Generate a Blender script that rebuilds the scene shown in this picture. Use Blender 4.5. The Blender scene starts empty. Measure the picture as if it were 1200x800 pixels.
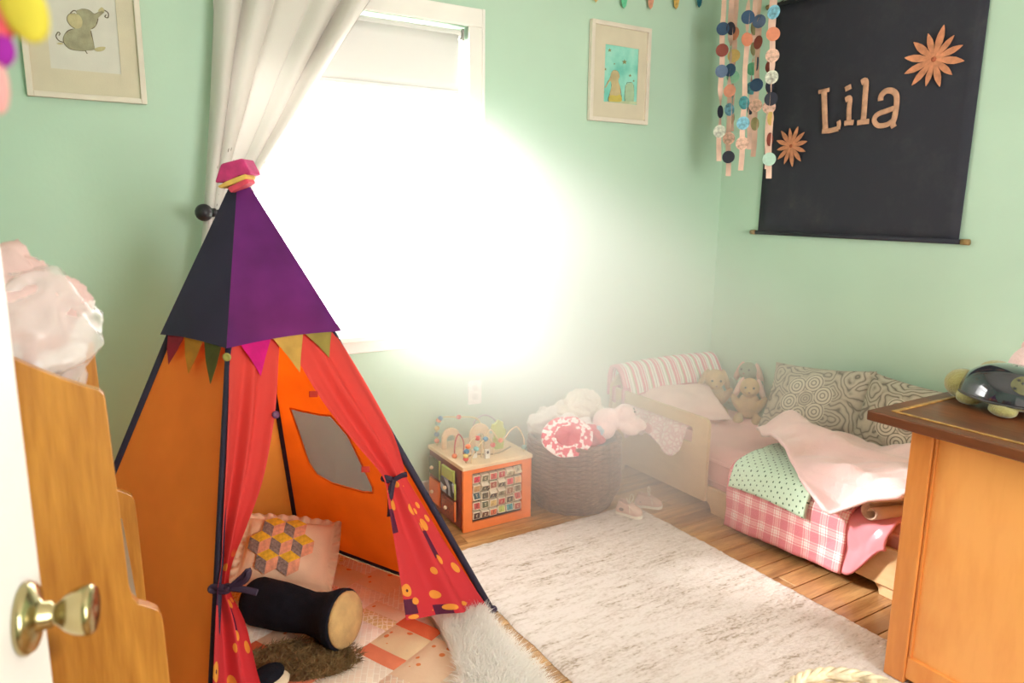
import bpy, bmesh, math, random
from mathutils import Vector as V, Matrix, noise
from mathutils.geometry import tessellate_polygon
random.seed(7)
sc = bpy.context.scene
COL = sc.collection
PI = math.pi
R_ = random.uniform

# ------------------------------------------------------------------ camera
F = 842.0; PITCH = math.radians(10.8); ROLL = 0.011; YAW = math.radians(31.6)
CAM = V((0, 0, 1.4))
fh = V((math.sin(YAW), math.cos(YAW), 0)); rh = V((math.cos(YAW), -math.sin(YAW), 0)); UZ = V((0, 0, 1))
fw = fh * math.cos(PITCH) - UZ * math.sin(PITCH); up0 = UZ * math.cos(PITCH) + fh * math.sin(PITCH)
cR = rh * math.cos(ROLL) + up0 * math.sin(ROLL); cU = up0 * math.cos(ROLL) - rh * math.sin(ROLL)
cd = bpy.data.cameras.new('camera'); cam = bpy.data.objects.new('camera', cd); COL.objects.link(cam)
cd.sensor_width = 36; cd.lens = F * 36 / 1200; cd.clip_start = 0.02
cam.matrix_world = Matrix(((cR.x, cU.x, -fw.x, CAM.x), (cR.y, cU.y, -fw.y, CAM.y), (cR.z, cU.z, -fw.z, CAM.z), (0, 0, 0, 1)))
cd.dof.use_dof = True; cd.dof.focus_distance = 2.9; cd.dof.aperture_fstop = 4.5
sc.camera = cam

# ------------------------------------------------------------------ light
w = bpy.data.worlds.new('sky'); sc.world = w; w.use_nodes = True
bg = w.node_tree.nodes['Background']; bg.inputs[0].default_value = (1.0, 0.98, 0.955, 1); bg.inputs[1].default_value = 6.5
SUN = V((0.55, -0.55, -0.39)).normalized()
sl = bpy.data.lights.new('sun', 'SUN'); sl.energy = 5.8; sl.angle = math.radians(9); sl.color = (1, 0.985, 0.97)
so = bpy.data.objects.new('sun', sl); COL.objects.link(so); so.location = (0, 5, 4)
so.rotation_euler = SUN.to_track_quat('-Z', 'Y').to_euler()
def portal(name, loc, direction, sx, sz):
    l = bpy.data.lights.new(name, 'AREA'); l.shape = 'RECTANGLE'; l.size = sx; l.size_y = sz; l.cycles.is_portal = True
    o = bpy.data.objects.new(name, l); COL.objects.link(o); o.location = loc
    o.rotation_euler = V(direction).to_track_quat('-Z', 'Z').to_euler()
portal('window_light', (1.085, 3.08, 1.5), (0, -1, 0), 0.97, 1.34)
portal('rear_window_light', (1.5, -1.13, 1.475), (0, 1, 0), 1.5, 1.45)
sc.view_settings.view_transform = 'Standard'; sc.view_settings.look = 'None'
sc.view_settings.exposure = 1.3; sc.view_settings.gamma = 1; sc.view_settings.use_curve_mapping = False
sc.cycles.use_denoising = True; sc.cycles.max_bounces = 8; sc.cycles.diffuse_bounces = 5; sc.cycles.volume_bounces = 4
sc.cycles.transparent_max_bounces = 12; sc.cycles.caustics_reflective = False; sc.cycles.caustics_refractive = False
sc.cycles.sample_clamp_indirect = 6; sc.cycles.volume_step_rate = 1.5

# ------------------------------------------------------------------ pixel helpers (a ray meets the plane the thing lies on)
def ray(x, y): return fw * F + cR * (x - 600) - cU * (y - 400)
def P(x, y, ax, v):
    d = ray(x, y); i = 'xyz'.index(ax); return CAM + d * ((v - CAM[i]) / d[i])
def PP(x, y, p0, n):
    d = ray(x, y); return CAM + d * ((p0 - CAM).dot(n) / d.dot(n))

# ------------------------------------------------------------------ materials
def lin(c):
    return tuple((v / 255 / 12.92) if v / 255 <= 0.04045 else ((v / 255 + 0.055) / 1.055) ** 2.4 for v in c) + (1,)
MATS = {}
def nodes(name):
    m = bpy.data.materials.new(name); m.use_nodes = True; nt = m.node_tree
    return m, nt, nt.nodes['Principled BSDF']
def N(nt, t, **kw):
    n = nt.nodes.new(t)
    for k, v in kw.items():
        if k.startswith('i_'): n.inputs[k[2:]].default_value = v
        elif k[0] == 'i' and k[1:].isdigit(): n.inputs[int(k[1:])].default_value = v
        else: setattr(n, k, v)
    return n
def ramp(nt, fac, stops, interp='LINEAR'):
    r = nt.nodes.new('ShaderNodeValToRGB'); r.color_ramp.interpolation = interp
    el = r.color_ramp.elements
    while len(el) < len(stops): el.new(0.5)
    for e, (p, c) in zip(el, stops): e.position = p; e.color = lin(c) if max(c) > 1 else tuple(c) + (1,)
    nt.links.new(fac, r.inputs[0]); return r.outputs[0]
def coords(nt, kind='Object', scale=(1, 1, 1), rot=(0, 0, 0)):
    tc = nt.nodes.new('ShaderNodeTexCoord'); mp = N(nt, 'ShaderNodeMapping'); mp.inputs['Scale'].default_value = scale; mp.inputs['Rotation'].default_value = rot
    nt.links.new(tc.outputs[kind], mp.inputs[0]); return mp.outputs[0]
def mixc(nt, fac, a, b, mode='MIX'):
    m = nt.nodes.new('ShaderNodeMix'); m.data_type = 'RGBA'; m.blend_type = mode
    for s, v in ((0, fac), (6, a), (7, b)):
        if hasattr(v, 'links'): nt.links.new(v, m.inputs[s])
        elif isinstance(v, (int, float)): m.inputs[s].default_value = v
        else: m.inputs[s].default_value = lin(v)
    return m.outputs[2]
def math_(nt, op, a, b=0.0, c=0.0):
    m = nt.nodes.new('ShaderNodeMath'); m.operation = op
    for i, v in enumerate((a, b, c)):
        if hasattr(v, 'links'): nt.links.new(v, m.inputs[i])
        else: m.inputs[i].default_value = v
    return m.outputs[0]
def finish(nt, bs, col, rough=.7, bump=0, bscale=150, trans=0, vec=None, metal=0, coat=0, sheen=0, spec=None, transcol=None):
    if hasattr(col, 'links'): nt.links.new(col, bs.inputs['Base Color'])
    else: bs.inputs['Base Color'].default_value = lin(col)
    bs.inputs['Roughness'].default_value = rough; bs.inputs['Metallic'].default_value = metal
    bs.inputs['Coat Weight'].default_value = coat; bs.inputs['Sheen Weight'].default_value = sheen
    if spec is not None: bs.inputs['Specular IOR Level'].default_value = spec
    if bump:
        nz = N(nt, 'ShaderNodeTexNoise', i_Scale=bscale, i_Detail=4.0); nt.links.new(vec or coords(nt), nz.inputs['Vector'])
        b = N(nt, 'ShaderNodeBump', i_Strength=bump, i_Distance=0.01); nt.links.new(nz.outputs[0], b.inputs['Height']); nt.links.new(b.outputs[0], bs.inputs['Normal'])
    if trans:
        t = nt.nodes.new('ShaderNodeBsdfTranslucent'); mx = nt.nodes.new('ShaderNodeMixShader'); mx.inputs[0].default_value = trans
        if hasattr(col, 'links'): nt.links.new(col, t.inputs[0])
        else: t.inputs[0].default_value = lin(transcol or col)
        out = nt.nodes['Material Output']
        nt.links.new(bs.outputs[0], mx.inputs[1]); nt.links.new(t.outputs[0], mx.inputs[2]); nt.links.new(mx.outputs[0], out.inputs[0])
def M(name, col, rough=.7, var=.12, vscale=12, bump=.15, bscale=180, **kw):
    if name in MATS: return MATS[name]
    m, nt, bs = nodes(name)
    v = coords(nt)
    nz = N(nt, 'ShaderNodeTexNoise', i_Scale=vscale, i_Detail=3.0); nt.links.new(v, nz.inputs['Vector'])
    dk = tuple(max(0, c * (1 - var)) for c in col); lt = tuple(min(255, c * (1 + var * .5)) for c in col)
    c = ramp(nt, nz.outputs[0], [(.3, dk), (.7, lt)])
    finish(nt, bs, c, rough, bump, bscale, **kw)
    MATS[name] = m; return m
def wood(name, a, b, scale=(2, 2, 14), rough=.4, knots=False, coat=.2, axis=None):
    if name in MATS: return MATS[name]
    m, nt, bs = nodes(name)
    oi = nt.nodes.new('ShaderNodeObjectInfo')
    tc = nt.nodes.new('ShaderNodeTexCoord'); va = nt.nodes.new('ShaderNodeVectorMath'); va.operation = 'ADD'
    nt.links.new(tc.outputs['Object'], va.inputs[0])
    sc_ = math_(nt, 'MULTIPLY', oi.outputs['Random'], 37.0); nt.links.new(sc_, va.inputs[1])
    mp = N(nt, 'ShaderNodeMapping'); mp.inputs['Scale'].default_value = scale; nt.links.new(va.outputs[0], mp.inputs[0])
    nz = N(nt, 'ShaderNodeTexNoise', i_Scale=1.0, i_Detail=5.0, i_Distortion=.6); nt.links.new(mp.outputs[0], nz.inputs['Vector'])
    mp2 = N(nt, 'ShaderNodeMapping'); mp2.inputs['Scale'].default_value = tuple(s * 6 for s in scale); nt.links.new(va.outputs[0], mp2.inputs[0])
    n2 = N(nt, 'ShaderNodeTexNoise', i_Scale=1.0, i_Detail=3.0); nt.links.new(mp2.outputs[0], n2.inputs['Vector'])
    f = math_(nt, 'ADD', math_(nt, 'MULTIPLY', nz.outputs[0], .7), math_(nt, 'MULTIPLY', n2.outputs[0], .3))
    f = math_(nt, 'ADD', f, math_(nt, 'MULTIPLY', math_(nt, 'SUBTRACT', oi.outputs['Random'], .5), .22))
    c = ramp(nt, f, [(.32, a), (.68, b)])
    if knots:
        vo = N(nt, 'ShaderNodeTexVoronoi', i_Scale=3.3); nt.links.new(va.outputs[0], vo.inputs['Vector'])
        k = ramp(nt, vo.outputs['Distance'], [(.04, (1., 1., 1.)), (.12, (0., 0., 0.))])
        c = mixc(nt, math_(nt, 'MULTIPLY', k, .6), c, tuple(v * .45 for v in a))
    finish(nt, bs, c, rough, 0, coat=coat)
    bp = N(nt, 'ShaderNodeBump', i_Strength=.06, i_Distance=.01); nt.links.new(n2.outputs[0], bp.inputs['Height']); nt.links.new(bp.outputs[0], bs.inputs['Normal'])
    MATS[name] = m; return m

wall_m = M('mint wall paint', (184, 211, 189), .62, .015, 3, .05, 60)
white_m = M('white trim paint', (236, 231, 224), .45, .03, 4, .02, 40)
door_m = M('white door paint', (240, 236, 230), .4, .02, 4, .02, 40)
ceil_m = M('white ceiling paint', (238, 234, 226), .9, .03, 4, .08, 120)
floor_m = wood('oak floorboard', (142, 98, 56), (203, 156, 102), (3, 26, 26), .35)
pine_m = wood('honey pine', (158, 92, 28), (216, 150, 62), (18, 18, 1.8), .38, True, .3)
maple_m = wood('pale maple', (205, 165, 118), (226, 190, 146), (6, 3, 8), .45)
dress_m = wood('honey maple', (226, 142, 68), (245, 174, 96), (7, 7, 1.6), .35, False, .3)
dpost_m = wood('amber maple', (196, 112, 48), (226, 148, 74), (9, 9, 1.4), .35, False, .3)
dtop_m = wood('dark cherry top', (70, 36, 16), (118, 64, 30), (10, 2.4, 10), .42, False, .1)
inlay_m = M('gilded edge line', (176, 130, 66), .4, .25, 40, .1)
navy_m = M('dark navy webbing', (40, 34, 58), .7, .1, 20, .2, 300)
brass_m = M('aged brass', (186, 172, 128), .22, .08, 8, .03, 60, metal=1)

# ------------------------------------------------------------------ mesh building
WP = {}
class MB:
    def __init__(s): s.v = []; s.f = []; s.uv = {}
    def box(s, a, b):
        n = len(s.v)
        for z in (a[2], b[2]):
            for x, y in ((a[0], a[1]), (b[0], a[1]), (b[0], b[1]), (a[0], b[1])): s.v.append(V((x, y, z)))
        s.f += [tuple(n + i for i in q) for q in ((3, 2, 1, 0), (4, 5, 6, 7), (0, 1, 5, 4), (1, 2, 6, 5), (2, 3, 7, 6), (3, 0, 4, 7))]
        return s
    def obox(s, c, ex, ey, ez, hx, hy, hz):
        n = len(s.v); c = V(c)
        for k in (-1, 1):
            for i, j in ((-1, -1), (1, -1), (1, 1), (-1, 1)): s.v.append(c + ex * hx * i + ey * hy * j + ez * hz * k)
        s.f += [tuple(n + i for i in q) for q in ((3, 2, 1, 0), (4, 5, 6, 7), (0, 1, 5, 4), (1, 2, 6, 5), (2, 3, 7, 6), (3, 0, 4, 7))]
        return s
    def tube(s, path, r, n=8, flat=None, cap=True):
        path = [V(p) for p in path]; base = len(s.v); m = len(path)
        rr = r if isinstance(r, (list, tuple)) else [r] * m
        prev = None
        for i, p in enumerate(path):
            t = (path[min(i + 1, m - 1)] - path[max(i - 1, 0)])
            t = t.normalized() if t.length > 1e-9 else V((0, 0, 1))
            if flat is not None: nn = flat[0]; b = t.cross(nn).normalized(); k = flat[1]
            else:
                if prev is None: prev = V((0, 0, 1)) if abs(t.z) < .9 else V((1, 0, 0))
                b = t.cross(prev).normalized(); nn = b.cross(t).normalized(); prev = nn; k = 1
            for j in range(n):
                a = 2 * PI * j / n; s.v.append(p + b * (rr[i] * math.cos(a)) + nn * (rr[i] * k * math.sin(a)))
        for i in range(m - 1):
            for j in range(n):
                a = base + i * n + j; b = base + i * n + (j + 1) % n; s.f.append((a, b, b + n, a + n))
        if cap:
            s.f.append(tuple(base + j for j in reversed(range(n)))); s.f.append(tuple(base + (m - 1) * n + j for j in range(n)))
        return s
    def lathe(s, prof, c, axis=(0, 0, 1), n=20, sx=1, sy=1):
        ax = V(axis).normalized(); t = V((1, 0, 0)) if abs(ax.x) < .8 else V((0, 1, 0))
        e1 = (t - ax * t.dot(ax)).normalized(); e2 = ax.cross(e1); base = len(s.v); c = V(c)
        for r, h in prof:
            for j in range(n):
                a = 2 * PI * j / n; s.v.append(c + ax * h + e1 * (r * sx * math.cos(a)) + e2 * (r * sy * math.sin(a)))
        for i in range(len(prof) - 1):
            for j in range(n):
                a = base + i * n + j; b = base + i * n + (j + 1) % n; s.f.append((a, b, b + n, a + n))
        s.f.append(tuple(base + j for j in reversed(range(n)))); s.f.append(tuple(base + (len(prof) - 1) * n + j for j in range(n)))
        return s
    def ell(s, c, r, rot=None, n=14, m=9, nz=0, ns=8):
        c = V(c); base = len(s.v); r = (r, r, r) if isinstance(r, (int, float)) else r
        pts = [V((0, 0, -1))]
        for i in range(1, m):
            a = -PI / 2 + PI * i / m
            for j in range(n): b = 2 * PI * j / n; pts.append(V((math.cos(a) * math.cos(b), math.cos(a) * math.sin(b), math.sin(a))))
        pts.append(V((0, 0, 1)))
        for q in pts:
            d = V((q.x * r[0], q.y * r[1], q.z * r[2]))
            if rot: d.rotate(rot)
            if nz: d *= 1 + nz * noise.noise((c + d) * ns)
            s.v.append(c + d)
        for j in range(n): s.f.append((base, base + 1 + (j + 1) % n, base + 1 + j))
        for i in range(m - 2):
            for j in range(n):
                a = base + 1 + i * n + j; b = base + 1 + i * n + (j + 1) % n; s.f.append((a, b, b + n, a + n))
        top = base + 1 + (m - 1) * n; st = base + 1 + (m - 2) * n
        for j in range(n): s.f.append((st + j, st + (j + 1) % n, top))
        return s
    def grid(s, fn, nu, nv, us=1, vs=1, closeu=False):
        base = len(s.v)
        for i in range(nu + 1):
            for j in range(nv + 1):
                s.v.append(V(fn(i / nu, j / nv))); s.uv[base + i * (nv + 1) + j] = (i / nu * us, j / nv * vs)
        for i in range(nu):
            for j in range(nv):
                a = base + i * (nv + 1) + j; s.f.append((a, a + nv + 1, a + nv + 2, a + 1))
        return s
    def poly(s, pts, ext=None, holes=()):
        loops = [[V(p) for p in pts]] + [[V(p) for p in h] for h in holes]
        flat = [p for l in loops for p in l]; base = len(s.v); tri = tessellate_polygon(loops)
        s.v += flat
        s.f += [tuple(base + i for i in t) for t in tri]
        if ext is not None:
            e = V(ext); b2 = len(s.v); s.v += [p + e for p in flat]
            s.f += [tuple(b2 + i for i in reversed(t)) for t in tri]
            k = 0
            for l in loops:
                for i in range(len(l)):
                    a = k + i; b = k + (i + 1) % len(l); s.f.append((base + a, base + b, b2 + b, b2 + a))
                k += len(l)
        return s
    def build(s, name, mat, parent=None, smooth=False, bevel=0, solid=0, sub=0, remesh=0, rsm=0, seg=2, fix=True):
        lo = V((min(p.x for p in s.v), min(p.y for p in s.v), min(p.z for p in s.v))); hi = V((max(p.x for p in s.v), max(p.y for p in s.v), max(p.z for p in s.v)))
        o0 = V(((lo.x + hi.x) / 2, (lo.y + hi.y) / 2, lo.z))
        me = bpy.data.meshes.new(name); me.from_pydata([p - o0 for p in s.v], [], s.f); me.update()
        if s.uv:
            ul = me.uv_layers.new(name='UVMap')
            for lp in me.loops: ul.data[lp.index].uv = s.uv.get(lp.vertex_index, (0, 0))
        if fix:
            bm = bmesh.new(); bm.from_mesh(me); bmesh.ops.recalc_face_normals(bm, faces=bm.faces); bm.to_mesh(me); bm.free()
        if smooth: me.polygons.foreach_set('use_smooth', [True] * len(me.polygons))
        me.materials.append(mat)
        o = bpy.data.objects.new(name, me); COL.objects.link(o); place(o, o0, parent)
        if solid: md = o.modifiers.new('solid', 'SOLIDIFY'); md.thickness = solid; md.offset = 0
        if bevel: md = o.modifiers.new('bevel', 'BEVEL'); md.width = bevel; md.segments = seg; md.limit_method = 'ANGLE'
        if remesh:
            md = o.modifiers.new('remesh', 'REMESH'); md.mode = 'VOXEL'; md.voxel_size = remesh; md.use_smooth_shade = True
            if rsm: md = o.modifiers.new('smooth', 'SMOOTH'); md.iterations = rsm; md.factor = .5
        if sub: md = o.modifiers.new('sub', 'SUBSURF'); md.levels = sub; md.render_levels = sub
        return o
def place(o, loc, parent):
    WP[o.name] = V(loc); o.location = loc
    if parent is not None:
        o.parent = parent; o.matrix_parent_inverse = Matrix.Translation(WP[parent.name]).inverted()
def thing(name, label=None, cat=None, loc=(0, 0, 0), group=None, kind=None, parent=None):
    o = bpy.data.objects.new(name, None); COL.objects.link(o); o.empty_display_size = .05; place(o, V(loc), parent)
    return tag(o, label, cat, group, kind)
def tag(o, label=None, cat=None, group=None, kind=None):
    if label: o['label'] = label
    if cat: o['category'] = cat
    if group: o['group'] = group
    if kind: o['kind'] = kind
    return o
def box(name, a, b, mat, parent=None, bevel=0): return MB().box(a, b).build(name, mat, parent, bevel=bevel)
def cr(pts, n=6):                                      # smooth curve through points
    pts = [V(p) for p in pts]; out = []
    for i in range(len(pts) - 1):
        p0 = pts[max(i - 1, 0)]; p1 = pts[i]; p2 = pts[i + 1]; p3 = pts[min(i + 2, len(pts) - 1)]
        for k in range(n):
            t = k / n; out.append(.5 * ((2 * p1) + (p2 - p0) * t + (2 * p0 - 5 * p1 + 4 * p2 - p3) * t * t + (3 * p1 - p0 - 3 * p2 + p3) * t ** 3))
    return out + [pts[-1]]
def interp(x, tab):
    if x <= tab[0][0]: return tab[0][1]
    for (a, b), (c, d) in zip(tab, tab[1:]):
        if x <= c: return b + (d - b) * (x - a) / (c - a)
    return tab[-1][1]
def sm(x, a, b): t = max(0, min(1, (x - a) / (b - a))); return t * t * (3 - 2 * t)
def fur(name, base, n, length, width, mat, parent, lean=(0, 0, 0), jit=.6, seed=1):
    rnd = random.Random(seed); mb = MB()
    for _ in range(n):
        p, nr = base(rnd); L = length * rnd.uniform(.6, 1.15)
        d = (nr + V(lean) + V((rnd.uniform(-jit, jit), rnd.uniform(-jit, jit), rnd.uniform(-jit * .4, jit * .4)))).normalized()
        s = d.cross(V((rnd.uniform(-1, 1), rnd.uniform(-1, 1), rnd.uniform(-1, 1)))).normalized() * width
        q = p + d * L * .55 + V((0, 0, 0)); e = p + d * L + V((rnd.uniform(-1, 1), rnd.uniform(-1, 1), -.5)) * L * .22
        k = len(mb.v); mb.v += [p - s, p + s, q + s * .7, q - s * .7, e]; mb.f += [(k, k + 1, k + 2, k + 3), (k + 3, k + 2, k + 4)]
    o = mb.build(name, mat, parent, smooth=True, fix=False); o['kind'] = 'stuff'; return o
def pillow(name, c, ex, ey, wd, ht, th, mat, parent=None, pinch=.16, wr=.006, n=22, seed=0, solid=0):
    ex = V(ex).normalized(); ey = V(ey).normalized(); ez = ex.cross(ey).normalized(); c = V(c); mb = MB()
    for sgn in (1, -1):
        def fn(u, v, sgn=sgn):
            a = u * 2 - 1; b = v * 2 - 1
            px = a * (1 - pinch * .5 * (1 - abs(b) ** 2) * (abs(a) ** 3)); py = b * (1 - pinch * .5 * (1 - abs(a) ** 2) * (abs(b) ** 3))
            h = max(0, (1 - abs(a) ** 2.6)) ** .55 * max(0, (1 - abs(b) ** 2.6)) ** .55
            q = c + ex * (px * wd / 2) + ey * (py * ht / 2)
            h2 = h * th / 2 + wr * h * noise.noise((q + V((seed, 0, 0))) * 14) * 2
            return q + ez * (sgn * h2) + ez * (wr * .8 * (1 - h) * noise.noise(q * 22))
        mb.grid(fn, n, n, wd, ht)
    me = mb.build(name, mat, parent, smooth=True)
    md = me.modifiers.new('weld', 'WELD'); md.merge_threshold = .0004
    return me

# ================================================================== STRUCTURE
X0, X1, Y0, Y1, ZC = -.30, 3.20, -1.0, 2.95, 2.60
fl = tag(box('floor', (X0 - .15, Y0 - .15, -.12), (X1 + .15, Y1 + .15, -.014), M('subfloor', (120, 84, 50), .8)), kind='structure')
rw = random.Random(3); y = Y0
while y < Y1:
    x = X0 - R_(0, .6); yb = min(y + .0835, Y1)
    while x < X1:
        ln = rw.uniform(.7, 1.5); a = max(x, X0); b = min(x + ln, X1)
        if b - a > .02: MB().box((a + .0008, y + .0008, -.014), (b - .0008, yb - .0008, 0)).build('plank', floor_m, fl, bevel=.0012, seg=1)
        x += ln
    y += .085
WX0, WX1, WZ0, WZ1 = .60, 1.57, .86, 2.16
T = .14
mb = MB(); mb.box((X0 - T, Y1, -.1), (WX0, Y1 + T, ZC)); mb.box((WX1, Y1, -.1), (X1 + T, Y1 + T, ZC)); mb.box((WX0, Y1, -.1), (WX1, Y1 + T, WZ0)); mb.box((WX0, Y1, WZ1), (WX1, Y1 + T, ZC))
tag(mb.build('wall_back', wall_m), kind='structure')
tag(box('wall_right', (X1, Y0 - T, -.1), (X1 + T, Y1 + T, ZC), wall_m), kind='structure')
# the doorway is in the left wall; its door is swung wide open into the room
DY0, DY1 = -.72, .13
mb = MB(); mb.box((X0 - T, Y0 - T, -.1), (X0, DY0, ZC)); mb.box((X0 - T, DY0, 2.05), (X0, DY1, ZC)); mb.box((X0 - T, DY1, -.1), (X0, Y1 + T, ZC))
tag(mb.build('wall_left', wall_m), kind='structure')
WA, WB, WC, WD = .75, 2.25, .75, 2.2
mb = MB(); mb.box((X0, Y0 - T, -.1), (WA, Y0, ZC)); mb.box((WA, Y0 - T, -.1), (WB, Y0, WC)); mb.box((WA, Y0 - T, WD), (WB, Y0, ZC)); mb.box((WB, Y0 - T, -.1), (X1, Y0, ZC))
tag(mb.build('wall_front', wall_m), kind='structure')
tag(box('ceiling', (X0 - T, Y0 - T, ZC), (X1 + T, Y1 + T, ZC + .1), ceil_m), kind='structure')
mb = MB(); mb.box((-1.7, -1.3, -.1), (-1.6, .7, ZC)); mb.box((-1.6, -1.3, -.1), (X0 - T, -1.2, ZC)); mb.box((-1.6, .6, -.1), (X0 - T, .7, ZC)); tag(mb.build('wall_hall', ceil_m), kind='structure')  # unseen hall, added so less sky light comes through the doorway
tag(box('floor_hall', (-1.6, -1.2, -.1), (X0 - .151, .6, -.002), M('hall carpet', (150, 130, 108), .95)), kind='structure'); tag(box('ceiling_hall', (-1.7, -1.3, ZC), (X0 - T - .001, .7, ZC + .1), ceil_m), kind='structure')
for i, (ya, yb, za, zb) in enumerate(((DY0 - .07, DY0, 0, 2.12), (DY1, DY1 + .07, 0, 2.12), (DY0, DY1, 2.05, 2.12))): tag(box('trim_%d' % (i + 1), (X0, ya, za), (X0 + .016, yb, zb), white_m, bevel=.003), kind='structure')
def baseboard(name, a, b): tag(box(name, a, b, white_m, bevel=.005), kind='structure')
baseboard('baseboard_back', (X0, Y1 - .016, 0), (X1, Y1, .115)); baseboard('baseboard_right', (X1 - .016, Y0, 0), (X1, Y1 - .016, .115)); baseboard('baseboard_left', (X0, DY1 + .071, 0), (X0 + .016, Y1 - .016, .115)); baseboard('baseboard_front', (X0, Y0, 0), (X1 - .016, Y0 + .016, .115))

glass_m, nt, bs = nodes('window glass')
tr = nt.nodes.new('ShaderNodeBsdfTransparent'); gl = nt.nodes.new('ShaderNodeBsdfGlossy'); gl.inputs['Roughness'].default_value = .02
mx = nt.nodes.new('ShaderNodeMixShader'); mx.inputs[0].default_value = .05; nt.links.new(tr.outputs[0], mx.inputs[1]); nt.links.new(gl.outputs[0], mx.inputs[2]); nt.links.new(mx.outputs[0], nt.nodes['Material Output'].inputs[0])
def window(name, x0, x1, z0, z1, yw, sgn):
    # sgn -1: the room lies towards -Y of the wall face yw
    t = thing(name, None, None, ((x0 + x1) / 2, yw, z0), kind='structure')
    d = lambda v: yw + sgn * v
    def bx(n, xa, xb, ya, yb, za, zb, bev=.004): return box(n, (xa, min(ya, yb), za), (xb, max(ya, yb), zb), white_m, t, bev)
    c = .075
    bx('side_casing', x0 - c, x0, d(0), d(.018), z0 - .02, z1 + .0); bx('side_casing', x1, x1 + c, d(0), d(.018), z0 - .02, z1 + .0)
    bx('casing_bead', x1 + c - .014, x1 + c, d(.018), d(.026), z0 - .02, z1 + .075); bx('casing_bead', x0 - c, x0 - c + .014, d(.018), d(.026), z0 - .02, z1 + .075)
    bx('head_casing', x0 - c, x1 + c, d(0), d(.02), z1, z1 + .075)
    bx('window_sill', x0 - c - .02, x1 + c + .02, d(-.03), d(.05), z0 - .045, z0 - .02); bx('apron', x0 - c, x1 + c, d(0), d(.016), z0 - .1, z0 - .045)
    zm = (z0 + z1) / 2
    for n, za, zb, off in (('upper_sash', zm - .02, z1, -.085), ('lower_sash', z0 - .02, zm + .02, -.05)):
        mb = MB(); ya, yb = sorted((d(off), d(off - .03)))
        mb.box((x0, ya, za), (x0 + .045, yb, zb)); mb.box((x1 - .045, ya, za), (x1, yb, zb)); mb.box((x0 + .045, ya, za), (x1 - .045, yb, za + .045)); mb.box((x0 + .045, ya, zb - .045), (x1 - .045, yb, zb))
        sa = mb.build(n, white_m, t, bevel=.003); box('pane', (x0 + .045, (ya + yb) / 2 - .002, za + .045), (x1 - .045, (ya + yb) / 2 + .002, zb - .045), glass_m, sa)
    return t
window('window_1', WX0, WX1, WZ0, WZ1, Y1, -1); window('window_2', WA, WB, WC, WD, Y0, 1)

# door, opened flat beside the camera
dd = V((math.sin(math.radians(14)), math.cos(math.radians(14)), 0)); dn = V((dd.y, -dd.x, 0))
edge = V((-.074, .842, 0)) + dd * .062; DL = .80; DTH = .036
dc = edge - dd * (DL / 2) - dn * (DTH / 2)
door = thing('door_1', None, None, (dc.x, dc.y, 0), kind='structure')
MB().obox(dc + V((0, 0, 1.02)), dd, dn, UZ, DL / 2, DTH / 2, 1.01).build('door_slab', door_m, door, bevel=.003)
for za, zb in ((.25, .78), (1.16, 1.86)):
    for sa, sb in ((.12, .36), (.44, .68)):
        pc = edge - dd * ((sa + sb) / 2) + V((0, 0, (za + zb) / 2))
        mb = MB(); hw = (sb - sa) / 2; hh = (zb - za) / 2
        for q in (-1, 1): mb.obox(pc + dd * q * hw + dn * .003, dd, dn, UZ, .012, .006, hh + .012); mb.obox(pc + UZ * q * hh + dn * .003, dd, dn, UZ, hw - .012, .006, .012)
        mb.build('panel_moulding', door_m, door, bevel=.004)
        MB().obox(pc + dn * .002, dd, dn, UZ, hw - .05, .004, hh - .05).build('raised_panel', door_m, door, bevel=.006)
kz = .972; kc = edge - dd * .062 + V((0, 0, kz))
kn = MB().lathe([(.0, .0), (.037, .0), (.038, .004), (.034, .010), (.020, .014), (.0145, .018), (.014, .026), (.0105, .0275), (.0105, .030), (.013, .033), (.019, .039), (.0235, .047), (.0265, .057), (.0262, .063), (.023, .066), (.008, .067), (0, .067)], kc, dn, 32).build('door_knob', brass_m, door, smooth=True)
MB().obox(edge - dn * (DTH / 2) + UZ * kz + dd * .001, dn, dd, UZ, .013, .002, .03).build('latch_plate', brass_m, door)

# ================================================================== WINDOW DRESSING
m, nt, bs = nodes('roller blind'); finish(nt, bs, (226, 224, 220), .8, .05, 200, trans=.07); blind_m = m
t = thing('roller_blind', 'white roller blind pulled partly down in the bright window', 'blind', (1.085, 2.975, 1.87))
MB().tube([(.63, 2.972, 2.125), (1.54, 2.972, 2.125)], .021, 16).build('roller_tube', blind_m, t, smooth=False)
MB().grid(lambda u, v: (.645 + u * .88, 2.952 + .003 * math.sin(v * 3), 2.12 - v * .235), 6, 6).build('blind_cloth', blind_m, t, smooth=True, solid=.0015)
MB().box((.645, 2.948, 1.872), (1.525, 2.958, 1.888)).build('bottom_bar', blind_m, t, bevel=.003)
for x in (.612, 1.545): MB().box((x, 2.955, 2.10), (x + .012, 2.99, 2.15)).build('bracket', M('steel bracket', (170, 168, 162), .35, metal=1), t, bevel=.002)

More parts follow.
